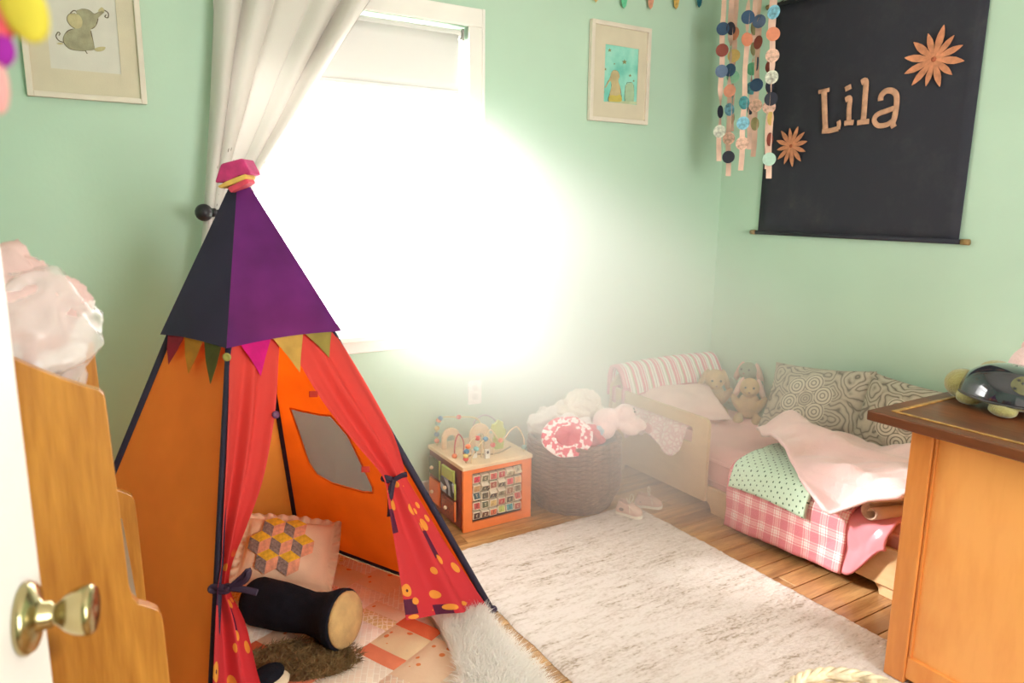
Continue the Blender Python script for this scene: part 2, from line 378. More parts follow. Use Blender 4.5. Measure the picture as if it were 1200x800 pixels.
m, nt, bs = nodes('sheer eyelet cotton')
uv = coords(nt, 'UV', (1, 1, 1)); vo = N(nt, 'ShaderNodeTexVoronoi', i_Scale=44.0, i_Randomness=.55); nt.links.new(uv, vo.inputs['Vector'])
dot = math_(nt, 'LESS_THAN', vo.outputs['Distance'], .14)
sp = nt.nodes.new('ShaderNodeSeparateXYZ'); nt.links.new(uv, sp.inputs[0]); rows = math_(nt, 'FRACT', math_(nt, 'MULTIPLY', sp.outputs[0], 6.0)); dot = math_(nt, 'MULTIPLY', dot, math_(nt, 'GREATER_THAN', rows, .45)); dot = math_(nt, 'MULTIPLY', dot, math_(nt, 'GREATER_THAN', sp.outputs[1], .36))
finish(nt, bs, mixc(nt, dot, (214, 208, 201), (140, 132, 122)), .9, .1, 260, trans=.10); curt_m = m
YC = 2.86
LT = [(P(x, y, 'y', YC).z, P(x, y, 'y', YC).x) for x, y in ((252, -60), (250, 0), (246, 120), (240, 250), (233, 330), (228, 420), (222, 700))]
RT = [(P(x, y, 'y', YC).z, P(x, y, 'y', YC).x) for x, y in ((490, -60), (437, 0), (398, 60), (350, 135), (308, 195), (286, 235), (276, 262), (282, 330), (292, 420), (300, 700))]
LT.sort(); RT.sort()
def curtain(u, v):
    z = 2.46 - v * 2.36
    a = interp(z, LT); b = interp(z, RT); w_ = b - a
    ph = u * 11 * PI + 1.3 * math.sin(u * 4 + 1); amp = .036 * min(1, .4 + w_ / .55) * (.65 + .5 * math.sin(u * 9))
    return (a + u * w_ + .012 * math.cos(ph), YC + amp * math.sin(ph) - .02 * sm(v, .2, .5), z)
t = thing('curtain', 'white eyelet curtain swept aside behind the tent top', 'curtain', (.6, YC, .1))
MB().grid(curtain, 110, 60, 1, 1).build('curtain_cloth', curt_m, t, smooth=True)
dark_m = M('black iron', (36, 34, 40), .45, .1, 20, .05)
t = thing('curtain_rod', 'dark curtain rod mounted above the window', 'curtain rod', (1.1, 2.86, 2.45))
MB().tube([(.36, 2.86, 2.47), (1.82, 2.86, 2.47)], .011, 12).build('rod', dark_m, t, smooth=True)
for x in (.35, 1.83): MB().ell((x, 2.86, 2.47), .024).build('finial', dark_m, t, smooth=True)
for x in (.42, 1.76): MB().box((x - .01, 2.86, 2.462), (x + .01, 2.95, 2.478)).build('bracket', dark_m, t)
hb = P(239, 249, 'y', 2.80)
t = thing('curtain_holdback', 'dark round ball finial of the holdback holding the white curtain', 'holdback', (hb.x, 2.88, hb.z))
MB().ell(hb, .031).build('ball', dark_m, t, smooth=True)
MB().tube(cr([hb + V((.02, 0, 0)), hb + V((.07, .005, .002)), hb + V((.16, .02, .002)), hb + V((.20, .08, 0)), V((hb.x + .20, 2.95, hb.z))], 5), .0095, 10).build('stem', dark_m, t, smooth=True)
MB().lathe([(0, 0), (.016, 0), (.016, .012), (.012, .016), (0, .016)], hb + V((.026, 0, 0)), (1, 0, 0), 14).build('collar', dark_m, t, smooth=True)
MB().lathe([(0, 0), (.03, 0), (.028, .008), (0, .01)], (hb.x + .20, 2.95, hb.z), (0, -1, 0), 16).build('wall_plate', dark_m, t)

op = P(556, 459, 'y', Y1)
t = thing('wall_outlet', 'white wall outlet plate low on the mint wall above the activity cube', 'outlet', (op.x, 2.945, op.z - .06))
MB().box((op.x - .037, 2.944, op.z - .06), (op.x + .037, 2.95, op.z + .06)).build('cover_plate', white_m, t, bevel=.003)
for dz in (-.022, .022): MB().lathe([(0, 0), (.016, 0), (.016, .003), (0, .003)], (op.x, 2.944, op.z + dz), (0, -1, 0), 16).build('socket', M('socket face', (222, 218, 210), .5), t)

# ================================================================== PICTURES
cream_m = M('cream mat board', (212, 200, 176), .85, .04, 6, .06, 200); frame_m = M('off-white frame', (222, 210, 194), .5, .04, 8, .03)
paper_m = M('watercolour paper', (214, 208, 198), .9, .03, 10, .05, 240); ink_m = M('brown ink', (108, 92, 68), .9); eleph_m = M('olive grey wash', (164, 158, 130), .9, .12, 30); tan_m = M('pale tan wash', (196, 182, 140), .9, .1, 30)
def picture(label, x0, x1, z0, z1, fwid, inner, art_name):
    t = thing('framed_picture', label, 'picture', ((x0 + x1) / 2, 2.935, z0)); yb, yf = 2.946, 2.922
    mb = MB(); mb.box((x0, yf, z0), (x0 + fwid, yb, z1)); mb.box((x1 - fwid, yf, z0), (x1, yb, z1)); mb.box((x0 + fwid, yf, z0), (x1 - fwid, yb, z0 + fwid)); mb.box((x0 + fwid, yf, z1 - fwid), (x1 - fwid, yb, z1))
    mb.build('frame', frame_m, t, bevel=.002)
    a, b, c, d = inner
    mb = MB(); mb.poly([(x0 + fwid, 2.934, z0 + fwid), (x1 - fwid, 2.934, z0 + fwid), (x1 - fwid, 2.934, z1 - fwid), (x0 + fwid, 2.934, z1 - fwid)], (0, .003, 0), [[(a, 2.934, c), (b, 2.934, c), (b, 2.934, d), (a, 2.934, d)]])
    mb.build('mat', cream_m, t)
    art = box(art_name, (a - .005, 2.938, c - .005), (b + .005, 2.942, d + .005), paper_m, t)
    return t, art
YA = 2.937
def pa(pts): return [P(x, y, 'y', YA) for x, y in pts]
def ink(mb, pts, r=.0016, n=5): mb.tube(cr(pa(pts), n), r, 5, flat=(V((0, -1, 0)), .35))
def wash(mb, pts, k=1): mb.poly(cr(pa(pts + [pts[0]]), 5)[:-1], (0, -.0008 * k, 0))
e0, e1 = P(33, 118, 'y', Y1), P(172, 123, 'y', Y1)
ezc = e1.z
z5 = lambda x, y: (x / 5, y / 5)
t, art = picture('cream framed drawing of a small seated elephant', e0.x, e1.x, e1.z, e1.z + .47, .018, (P(60, 82, 'y', Y1).x, P(142, 88, 'y', Y1).x, P(142, 88, 'y', Y1).z, e1.z + .40), 'elephant_print')
mb = MB()
wash(mb, [z5(*q) for q in ((440, 165), (385, 195), (372, 235), (395, 275), (440, 294), (500, 296), (552, 290), (548, 250), (530, 180), (560, 150), (572, 110), (610, 72), (590, 64), (555, 82), (520, 60), (480, 54), (445, 68), (470, 120))])
el = mb.build('elephant_body', eleph_m, art)
mb = MB(); wash(mb, [z5(*q) for q in ((440, 80), (405, 85), (394, 115), (415, 150), (450, 168), (478, 155), (482, 120), (465, 90))], 2); mb.build('elephant_ear', tan_m, art)
mb = MB(); wash(mb, [z5(*q) for q in ((548, 288), (580, 275), (618, 276), (606, 296), (570, 302))]); mb.build('ground_wash', tan_m, art); mb = MB(); wash(mb, [z5(*q) for q in ((330, 255), (352, 250), (372, 256), (352, 262))]); mb.build('ground_wash', tan_m, art); mb = MB(); wash(mb, [z5(*q) for q in ((575, 60), (595, 42), (612, 60), (600, 82), (580, 78))]); mb.build('flower_wash', tan_m, art)
mb = MB()
for l in ([(440, 80), (405, 85), (394, 115), (415, 150), (450, 168), (478, 155), (482, 120)], [(445, 68), (480, 54), (520, 60), (555, 82), (590, 64), (612, 60), (635, 78), (632, 104), (614, 98), (622, 86)], [(575, 108), (566, 140), (545, 165), (522, 168)], [(450, 168), (400, 180), (373, 220), (378, 255), (410, 285), (460, 295), (505, 296)], [(372, 248), (345, 238), (328, 212), (340, 188), (352, 196), (345, 208)], [(430, 195), (470, 212), (508, 230), (500, 290), (512, 314)], [(478, 180), (485, 205), (520, 225)], [(532, 180), (545, 240), (553, 285)], [(412, 78), (430, 62), (448, 66)]): ink(mb, [z5(*q) for q in l])
mb.build('ink_line', ink_m, art)
r0 = P(687, 141, 'y', Y1); r1 = P(760, 35, 'y', Y1)
z6 = lambda x, y: (660 + x / 3.636, y / 3.636)
t, art = picture('cream framed print of a rabbit gazing at stars beside a jar', r0.x, r1.x, r0.z, r1.z, .02, (P(*z6(168, 310), 'y', Y1).x, P(*z6(310, 310), 'y', Y1).x, P(*z6(240, 442), 'y', Y1).z, P(*z6(240, 200), 'y', Y1).z), 'rabbit_print')
m, nt, bs = nodes('teal watercolour'); nz = N(nt, 'ShaderNodeTexNoise', i_Scale=9.0, i_Detail=4.0); nt.links.new(coords(nt), nz.inputs['Vector']); finish(nt, bs, ramp(nt, nz.outputs[0], [(.3, (96, 184, 168)), (.55, (148, 214, 196)), (.75, (176, 222, 204))]), .9); teal_m = m
art.data.materials[0] = teal_m
mb = MB(); wash(mb, [z6(*q) for q in ((205, 310), (215, 300), (232, 304), (240, 325), (234, 345), (242, 370), (245, 410), (244, 432), (196, 432), (198, 400), (206, 365), (200, 345), (182, 372), (178, 370), (196, 338))]); mb.build('rabbit_shape', M('rabbit tan wash', (196, 178, 134), .9), art)
mb = MB(); wash(mb, [z6(*q) for q in ((196, 432), (194, 415), (205, 405), (225, 408), (244, 404), (246, 432))], 2); mb.build('rabbit_skirt', M('rabbit ochre wash', (206, 186, 92), .9), art)
mb = MB(); wash(mb, [z6(*q) for q in ((266, 362), (282, 354), (298, 360), (300, 430), (282, 436), (264, 430))]); mb.build('jar_shape', M('jar wash', (172, 196, 160), .9), art)
mb = MB(); wash(mb, [z6(*q) for q in ((165, 434), (240, 430), (312, 434), (312, 444), (165, 444))], 1.5); mb.build('ground_wash', M('sage wash', (188, 200, 160), .9), art)
def star2(mb, cx, cy, r):
    mb.poly([P(*z6(cx + (r if i % 2 == 0 else r * .42) * math.sin(i * PI / 5), cy - (r if i % 2 == 0 else r * .42) * math.cos(i * PI / 5)), 'y', YA) for i in range(10)], (0, -.0008, 0))
for cx, cy, r in ((198, 214, 9), (261, 264, 12), (179, 295, 7), (285, 322, 7), (172, 392, 6), (218, 272, 4), (300, 345, 5)):
    mb = MB(); star2(mb, cx, cy, r); mb.build('star', M('star ochre', (150, 146, 96), .9), art)
mb = MB()
for l in ([(205, 312), (215, 300), (232, 304), (240, 325), (234, 345), (244, 380), (245, 432), (194, 432), (198, 400)], [(206, 330), (192, 345), (180, 370)], [(208, 340), (206, 370), (212, 392)], [(272, 352), (292, 352), (292, 362), (272, 362), (272, 352)], [(266, 362), (263, 430), (298, 432), (300, 362)], [(272, 385), (290, 392), (274, 402), (292, 412)]): ink(mb, [z6(*q) for q in l], .0014)
mb.build('ink_line', ink_m, art)

# ================================================================== NAME SCROLL
XS = X1 - .018
m, nt, bs = nodes('chalky black cloth'); nz = N(nt, 'ShaderNodeTexNoise', i_Scale=5.0, i_Detail=8.0, i_Roughness=.7); nt.links.new(coords(nt), nz.inputs['Vector'])
finish(nt, bs, ramp(nt, nz.outputs[0], [(.5, (44, 44, 54)), (.62, (50, 50, 58)), (.75, (66, 64, 66))]), .85, .1, 400); scroll_m = m
sy0, sy1, sz0, sz1 = 1.612, 2.652, 1.268, 2.41
t = thing('name_scroll', 'large black cloth scroll with the name Lila and orange flowers', 'wall scroll', (XS, 2.13, sz0 - .02))
MB().grid(lambda u, v: (XS + .010 - .004 * math.sin(u * PI * 2) * math.sin(v * 3) - .008 * (1 - v) * (1 - v), sy0 + (sy1 - sy0) * u, sz0 + (sz1 - sz0) * v), 20, 20).build('cloth', scroll_m, t, smooth=True, solid=.003)
for z, n in ((sz0 - .002, 'bottom_dowel'), (sz1, 'top_dowel')):
    MB().tube([(XS, sy0 - .02, z), (XS, sy1 + .02, z)], .0105, 12).build(n, scroll_m, t, smooth=True)
    for a, b in ((sy0 - .045, sy0 - .012), (sy1 + .012, sy1 + .045)): MB().tube([(XS, a, z), (XS, b, z)], .0125, 12).build('dowel_end', M('bamboo', (150, 118, 70), .5), t, smooth=True)
MB().tube([(XS, sy0, sz1), (XS + .008, 2.13, sz1 + .14), (XS, sy1, sz1)], .002, 6).build('hanging_cord', M('cord', (60, 52, 48), .8), t)
XL = XS - .004
peach_m = M('peach felt', (208, 158, 128), .9, .12, 30, .3, 300); rust_m = M('rust felt', (192, 104, 72), .9, .12, 30, .3, 300); salmon_m = M('salmon felt', (214, 142, 104), .9, .14, 30, .3, 300)
z7 = lambda x, y: (870 + x / 2.668, y / 2.668)
def stroke(mb, pts, r, n=6): mb.tube(cr([P(*z7(*q), 'x', XL) for q in pts], n), r, 10, flat=(V((-1, 0, 0)), .22))
def letter(name, strokes):
    mb = MB()
    for pts, r in strokes: stroke(mb, pts, r)
    mb.build(name, peach_m, t, smooth=True)
letter('letter_L', [([(238, 288), (272, 280)], .010), ([(255, 282), (257, 345), (259, 405)], .0155), ([(249, 410), (275, 408), (300, 402)], .0125), ([(299, 404), (302, 388), (300, 378)], .011)])
letter('letter_i', [([(329, 268), (332, 282)], .017), ([(322, 312), (336, 308), (333, 345), (333, 378)], .013), ([(319, 386), (333, 383), (347, 383)], .012)])
letter('letter_l', [([(372, 258), (386, 255), (383, 310), (378, 376)], .014), ([(359, 384), (378, 381), (396, 379)], .012)])
letter('letter_a', [([(432, 315), (434, 300), (448, 285), (468, 284), (481, 297), (482, 325), (476, 365), (470, 385), (474, 398)], .0135), ([(474, 338), (452, 346), (422, 358), (412, 376), (424, 392), (450, 390), (472, 376)], .012)])
def flower(cx, cy, r, n, off):
    f = MB().lathe([(0, 0), (r * .09, 0), (r * .08, .004), (0, .006)], P(cx, cy, 'x', XL), (-1, 0, 0), 14).build('flower', rust_m, t, smooth=True)
    for i in range(n):
        a = off + 2 * PI * i / n; rr = r * R_(.85, 1.08)
        c = P(cx, cy, 'x', XL); d = V((0, math.cos(a), math.sin(a))); s = V((0, -math.sin(a), math.cos(a)))
        mb = MB(); prof = [(.06, .02), (.25, .07), (.5, .115), (.7, .11), (.88, .06), (1, .008)]
        L = [c + d * rr * p + s * rr * q for p, q in prof] + [c + d * rr * p - s * rr * q for p, q in reversed(prof)]
        mb.poly(L, (-.002, 0, 0)); mb.build('petal', salmon_m, f)
flower(1094.5, 69.5, .125, 12, .2); flower(927, 171, .098, 12, .35)

# ================================================================== RIBBON MOBILE, BUNTING, HANGING FELT
rib_m = M('peach satin ribbon', (226, 186, 166), .5, .08, 20, .05, 300)
dcol = {'n': (44, 74, 104), 'd': (44, 46, 62), 'o': (222, 138, 104), 'r': (142, 66, 54), 'y': (222, 188, 112), 's': (92, 112, 142), 'm': (150, 212, 172), 'c': (226, 150, 122), 'b': (128, 186, 206), 'p': (228, 180, 158), 'g': (92, 166, 122), 't': (74, 146, 150), 'w': (206, 206, 190), 'e': (170, 164, 118), 'l': (176, 208, 190)}
z6b = lambda x, y: (660 + x / 3.636, y / 3.636)
ribbons = [  # x at top, x at bottom, y bottom (zoom pixels), depth X, discs (y, colour, yaw)
    (684, 662, 686, 2.86, [(121, 'n', .1), (211, 'r', .1), (299, 's', .2), (472, 'd', 1.1), (557, 'w', .2)]),
    (716, 702, 750, 2.90, [(120, 'd', .8), (294, 'n', .5), (382, 'c', .3), (462, 'b', .7), (586, 'p', .2), (667, 'd', .05)]),
    (736, 714, 560, 2.94, [(142, 'o', .8), (235, 'y', .1), (325, 'm', .1), (412, 'l', 1.2), (500, 'e', 1.1)]),
    (790, 757, 726, 2.84, [(73, 'n', .1), (165, 'o', .6), (432, 't', .7), (520, 'b', .2), (608, 'p', .1)]),
    (818, 792, 636, 2.97, [(120, 'e', 1.0), (205, 'e', 1.1), (290, 'g', .2), (372, 't', .3), (458, 'd', 1.0)]),
    (838, 810, 668, 2.91, [(90, 's', .2), (178, 'r', .9), (268, 'n', 1.4), (358, 'n', .2), (446, 'p', .1), (525, 'e', .9)]),
    (898, 874, 760, 2.86, [(52, 'b', .5), (143, 'o', .1), (233, 'p', .1), (324, 'w', .3), (416, 'd', .3), (500, 'y', 1.1), (590, 'r', 1.1), (676, 'l', .2)]),
    (890, 868, 720, 2.96, [(278, 'r', .8), (365, 'd', .9), (452, 'p', .1)])]
t = thing('ribbon_mobile', 'hanging mobile of pale ribbons strung with coloured paper discs', 'mobile', (2.9, 2.55, 1.6))
tops = []
for xt, xb, yb, X, discs in ribbons:
    a = P(*z6b(xt, 0), 'x', X); b = P(*z6b(xb, yb), 'x', X); top = a + (a - b) * .10; top.z = 2.57; tops.append(top)
    mid = lambda yy: a + (b - a) * (yy / yb)
    tw = R_(0, 6)
    def rb(u, v, a=a, b=b, top=top, tw=tw):
        p = top + (a - top) * (u / .12) if u < .12 else a + (b - a) * ((u - .12) / .88)
        ang = .5 * math.sin(u * 9 + tw) + 2.0 * sm(math.sin(u * 5 + tw), .7, 1); e = V((math.cos(ang) * .52 + .0, -math.cos(ang) * .85, 0)) + V((math.sin(ang), math.sin(ang) * .5, 0)) * .5
        return p + e.normalized() * (.0125 * (v * 2 - 1)) + V((.003 * math.sin(u * 22 + tw), 0, 0))
    ro = MB().grid(rb, 60, 1).build('ribbon', rib_m, t, smooth=True)
    for yy, c, yw in discs:
        p = mid(yy) - V((.006, .006, 0)); vd = (CAM - p); vd.z = 0; vd.normalize(); vd.rotate(Matrix.Rotation(yw * random.choice((-1, 1)), 3, 'Z'))
        MB().lathe([(0, 0), (.031, 0), (.031, .0015), (0, .0015)], p, vd, 20).build('paper_disc', M('disc ' + c, dcol[c], .7, .3 if c in 'wbpt' else .12, 60 if c in 'wbpt' else 20, .05), ro)
cen = sum(tops, V()) / len(tops)
MB().tube([cen + V((.14 * math.cos(i * PI / 8), .20 * math.sin(i * PI / 8), 0)) for i in range(17)], .006, 8).build('hoop', M('hoop wood', (190, 150, 100), .5), t, smooth=True)
MB().tube([cen + V((0, 0, .03)), cen], .002, 6).build('ceiling_hook', dark_m, t)

t = thing('pennant_bunting', 'string of small coloured felt pennants high on the window wall', 'bunting', (2.5, 2.93, 2.36))
MB().tube(cr([(1.75, 2.935, 2.57), (2.2, 2.935, 2.53), (2.65, 2.935, 2.535), (3.18, 2.935, 2.57)], 8), .003, 6).build('string', M('bunting string', (214, 196, 160), .8), t)
for px, py, c in ((668, 0, (196, 110, 100)), (698, 3, (206, 178, 106)), (731, 10, (104, 196, 150)), (762, 11, (212, 150, 122)), (792, 11, (208, 168, 88)), (819, 9, (38, 108, 122))):
    q = P(px, py, 'y', 2.93)
    L = [V((q.x + x, 2.93, q.z + z)) for x, z in ((0, 0), (.012, .012), (.02, .05), (.026, .10), (.032, 2.535 - q.z), (-.032, 2.535 - q.z), (-.026, .10), (-.02, .05), (-.012, .012))]
    MB().poly(L, (0, -.003, 0)).build('pennant', M('pennant %d' % px, c, .9, .25 if px == 792 else .1, 60, .2, 300), t)

hq = lambda x, y, d=.44: P(x, y, 'y', d)
t = thing('felt_garland', 'blurred pink yellow and purple felt drops hanging on a string', 'garland', hq(-6, 60))
MB().tube([V((hq(-14, 0).x, .44, 2.6)), hq(-14, 0), hq(-10, 150)], .0012, 6).build('string', M('white cotton string', (230, 220, 210), .8), t)
def drop(name, x, y, rx, rz, col, tilt, d=.44):
    MB().ell(hq(x, y, d), (rx, .006, rz), Matrix.Rotation(tilt, 3, 'Y'), 18, 12).build(name, M(name + ' felt', col, .9, .08, 30, .2, 300, trans=.3), t, smooth=True)
drop('yellow_drop', 27, 8, .0100, .0165, (226, 214, 74), -.25, .435); drop('pink_drop', 4, 8, .008, .020, (246, 104, 112), .3); drop('purple_drop', 0, 58, .0065, .0085, (170, 40, 170), .1); drop('pale_pink_drop', -4, 100, .005, .0135, (240, 176, 172), 0)
# ================================================================== PLAY TENT
FLc, FRc, BLc, BRc = V((.168, 1.648, 0)), V((1.15, 1.974, 0)), V((-.19, 2.50, 0)), V((.72, 2.872, 0))
APX = V((.444, 2.26, 1.49)); TC = V((.46, 2.25, 0))
tent = thing('play_tent', 'orange and purple pyramid play tent with red tied-back door curtains', 'play tent', TC)
orange_m = M('orange tent cotton', (253, 162, 70), .8, .05, 5, .12, 300, trans=.48)
purple_m = M('dark purple tent cotton', (54, 44, 76), .8, .1, 5, .12, 300, trans=.12)
backlit_m = M('backlit purple tent cotton', (132, 50, 140), .8, .12, 6, .12, 300, trans=.55)  # right-hand cap panels: backlit glow put into a brighter magenta colour
red_m = M('coral red tent cotton', (226, 74, 58), .8, .08, 6, .12, 300, trans=.35)
m, nt, bs = nodes('printed red tent cotton')     # red cloth printed with leaves and blocks
uv = coords(nt, 'UV', (1, 1, 1)); sp = nt.nodes.new('ShaderNodeSeparateXYZ'); nt.links.new(uv, sp.inputs[0])
low = N(nt, 'ShaderNodeMapRange', i1=.50, i2=.56); nt.links.new(sp.outputs[1], low.inputs[0])
mp = N(nt, 'ShaderNodeMapping'); mp.inputs['Scale'].default_value = (4.6, 17.0, 1); nt.links.new(uv, mp.inputs[0])
vo = N(nt, 'ShaderNodeTexVoronoi', i_Scale=1.0, i_Randomness=.8); nt.links.new(mp.outputs[0], vo.inputs['Vector'])
leaf = math_(nt, 'LESS_THAN', vo.outputs['Distance'], .31)
mp = N(nt, 'ShaderNodeMapping'); mp.inputs['Scale'].default_value = (3.0, 7.5, 1); mp.inputs['Location'].default_value = (.3, .4, 0); nt.links.new(uv, mp.inputs[0])
v2 = N(nt, 'ShaderNodeTexVoronoi', i_Scale=1.0, i_Randomness=.7, distance='CHEBYCHEV'); nt.links.new(mp.outputs[0], v2.inputs['Vector'])
blk = math_(nt, 'LESS_THAN', v2.outputs['Distance'], .25)
dots = math_(nt, 'LESS_THAN', vo.outputs['Distance'], .085)
lf = math_(nt, 'MULTIPLY', low.outputs[0], leaf); bf = math_(nt, 'MULTIPLY', low.outputs[0], blk)
c = mixc(nt, sp.outputs[1], (232, 78, 66), (212, 50, 62)); c = mixc(nt, bf, c, (92, 26, 62)); c = mixc(nt, lf, c, (244, 164, 62)); c = mixc(nt, math_(nt, 'MULTIPLY', low.outputs[0], math_(nt, 'MULTIPLY', dots, math_(nt, 'GREATER_THAN', vo.outputs['Color'], .55))), c, (74, 24, 44))
finish(nt, bs, c, .8, .12, 300, trans=.35); print_m = m
m, nt, bs = nodes('lilac mesh'); trn = nt.nodes.new('ShaderNodeBsdfTransparent'); mx = nt.nodes.new('ShaderNodeMixShader'); mx.inputs[0].default_value = .5
finish(nt, bs, (160, 132, 158), .9); nt.links.new(trn.outputs[0], mx.inputs[1]); nt.links.new(bs.outputs[0], mx.inputs[2]); nt.links.new(mx.outputs[0], nt.nodes['Material Output'].inputs[0]); mesh_m = m
def inset(p, k=.985): return APX + (p - APX) * 1.0
# poles
for b in (FLc, FRc, BLc, BRc):
    d = (b - APX).normalized(); MB().tube([APX + (b - APX) * .28, APX + (b - APX) * .6, b - d * .02], .0115, 10).build('pole_sleeve', navy_m, tent, smooth=True)
    MB().ell(b + V((0, 0, .014)), .014).build('pole_foot', M('rubber foot', (52, 30, 60), .6), tent, smooth=True)
def face(a, b, u, t, bow=.012, nrm=None):
    p0 = APX + (a - APX) * t; p1 = APX + (b - APX) * t; p = p0.lerp(p1, u)
    n = (a - APX).cross(b - APX).normalized()
    if n.dot(p - (TC + V((0, 0, .4)))) < 0: n = -n
    return p - n * (bow * t * math.sin(PI * u) * math.sin(PI * min(1, t)))
t0 = .30
MB().grid(lambda u, v: face(BLc, FLc, u, t0 + (.99 - t0) * v, .02), 16, 24).build('side_panel', orange_m, tent, smooth=True)
MB().grid(lambda u, v: face(BLc, BRc, u, t0 + (.99 - t0) * v, .02), 16, 24).build('back_panel', orange_m, tent, smooth=True)
n_w = (BRc - APX).cross(FRc - APX).normalized()
wpx = [(340, 478), (356, 482), (376, 486), (388, 487), (408, 510), (437, 570), (437, 577), (425, 576), (390, 566), (372, 556), (362, 542), (352, 512)]
hole = [PP(x, y, APX, n_w) for x, y in wpx]
outer = [APX + (BRc - APX) * t0, APX + (BRc - APX) * .99, APX + (FRc - APX) * .99, APX + (FRc - APX) * t0]
MB().poly(outer, n_w * .0006, [hole]).build('window_panel', orange_m, tent)
ctr = sum(hole, V()) / len(hole)
MB().poly([ctr + (p - ctr) * 1.03 for p in hole], n_w * .0003).build('mesh_window', mesh_m, tent)
MB().tube(hole + [hole[0]], .004, 6).build('window_binding', M('orange binding', (240, 120, 24), .7), tent)
for a, b in ((BRc, FRc), (BLc, BRc), (BLc, FLc)):
    p, q = APX + (a - APX) * .985, APX + (b - APX) * .985; MB().tube([p, q], .008, 6).build('bottom_hem', navy_m, tent)
# cap
tc = .335
def cap(a, b, name, mat):
    MB().grid(lambda u, v: face(a, b, u, .035 + (tc - .035 - .003 * math.sin(PI * u)) * v * (1.0 - .0 * u), -.01) + (face(a, b, u, .5) - TC - V((0, 0, .5))).normalized() * (.006 + .022 * v), 14, 14).build(name, mat, tent, smooth=True)
cap(FLc, FRc, 'cap_panel', backlit_m); cap(BLc, FLc, 'cap_panel', purple_m); cap(BRc, FRc, 'cap_panel', backlit_m); cap(BLc, BRc, 'cap_panel', purple_m)
for b in (FLc, FRc, BLc): 
    p = APX + (b - APX) * (tc + .005); out = (p - TC); out.z = 0; out.normalize()
    if b is FLc:
        bt = MB().lathe([(0, 0), (.010, 0), (.012, .003), (.010, .006), (.006, .004), (0, .004)], p + out * .016, out, 18).build('cap_button', M('olive button', (168, 160, 84), .3, .05), tent, smooth=True)
# pennants hanging from the cap
def pen(a, b, u0, u1, L, col, drop_=0.0, sk=0):
    mb = MB(); p = face(a, b, u0, tc - .012, -.012); q = face(a, b, u1, tc - .012, -.012); nn = (a - APX).cross(b - APX).normalized()
    if nn.dot(p - TC) < 0: nn = -nn
    dn_ = (face(a, b, (u0 + u1) / 2, tc + .2) - face(a, b, (u0 + u1) / 2, tc)).normalized(); md = p.lerp(q, .5 + sk) + dn_ * L + nn * .012
    p += nn * .018; q += nn * .018
    mb.poly([p, p.lerp(md, .5) + nn * .004, md, q.lerp(md, .5) - nn * .002, q], nn * .0015); mb.build('pennant', M('pennant ' + str(col), col, .85, .08, 20, .15, 300, trans=.3), tent)
pen(BLc, FLc, .06, .36, .09, (178, 40, 62)); pen(BLc, FLc, .37, .68, .10, (222, 150, 48)); pen(BLc, FLc, .70, .97, .115, (104, 98, 44))
pen(FLc, FRc, .06, .34, .10, (222, 10, 132), 0, .12); pen(FLc, FRc, .36, .66, .11, (216, 172, 84), 0, .1); pen(FLc, FRc, .68, .97, .085, (168, 148, 70))
pen(BRc, FRc, .75, 1.0, .09, (236, 170, 206)); pen(BRc, FRc, .42, .70, .09, (230, 150, 180))
# top knot flaps
kt = thing('top_flap', parent=tent, loc=APX)
pk = M('pink felt flap', (206, 62, 122), .9, .1, 30, .2, 300, trans=.15)
gq = lambda x, y: PP(x, y, APX + V((-.02, -.06, 0)), fh)
MB().poly([gq(251, 214), gq(258, 192), (gq(284, 185)), gq(294, 204), gq(278, 206), gq(266, 213)], fh * .09).build('pink_flap', pk, kt, bevel=.006)
MB().poly([gq(254, 218), gq(267, 211), gq(288, 203), gq(290, 209), gq(272, 216), gq(258, 221)], fh * .07).build('yellow_flap', M('yellow felt flap', (226, 182, 92), .9, .1, 30), kt, bevel=.004)
MB().poly([gq(266, 220), gq(288, 209), gq(292, 214), gq(270, 226)], fh * .06).build('coral_flap', M('coral felt flap', (214, 72, 92), .9, .1, 30), kt, bevel=.004)
# door curtains: boundaries traced on the door face, folds push out of it
n_d = (FLc - APX).cross(FRc - APX).normalized()
if n_d.dot(FLc - TC) < 0: n_d = -n_d
def tied(name, table, folds, amp, mat, off=.008):
    # table: (y_left, x_left, y_right, x_right, pinch)
    ts = [i / (len(table) - 1) for i in range(len(table))]
    L = cr([PP(r[1], r[0], APX, n_d) for r in table], 10); Rr = cr([PP(r[3], r[2], APX, n_d) for r in table], 10); pc = [r[4] for r in table]
    def fn(u, v):
        k = v * (len(L) - 1); i = min(int(k), len(L) - 2); f = k - i
        l = L[i].lerp(L[i + 1], f); r = Rr[i].lerp(Rr[i + 1], f); kk = v * (len(pc) - 1); j = min(int(kk), len(pc) - 2); a = pc[j] + (pc[j + 1] - pc[j]) * (kk - j)
        ph = u * folds * 2 * PI + .8 * math.sin(v * 3 + u * 2)
        return l.lerp(r, u) + n_d * (off + amp * a * (math.sin(ph) + .35 * math.sin(ph * 1.7 + 1)))
    o = MB().grid(fn, 40, 60, 1, 1).build(name, mat, tent, smooth=True); return o
lc = tied('door_curtain', [(398, 268, 394, 326, .15), (440, 266, 430, 323, .5), (480, 264, 485, 318, .9), (540, 261, 560, 304, 1), (610, 257, 620, 283, 1.1), (660, 255, 660, 268, 1.0), (690, 251, 690, 266, .8), (730, 248, 730, 284, 1.1), (800, 245, 795, 300, 1.2), (880, 240, 860, 322, 1.3)], 2.3, .013, print_m)
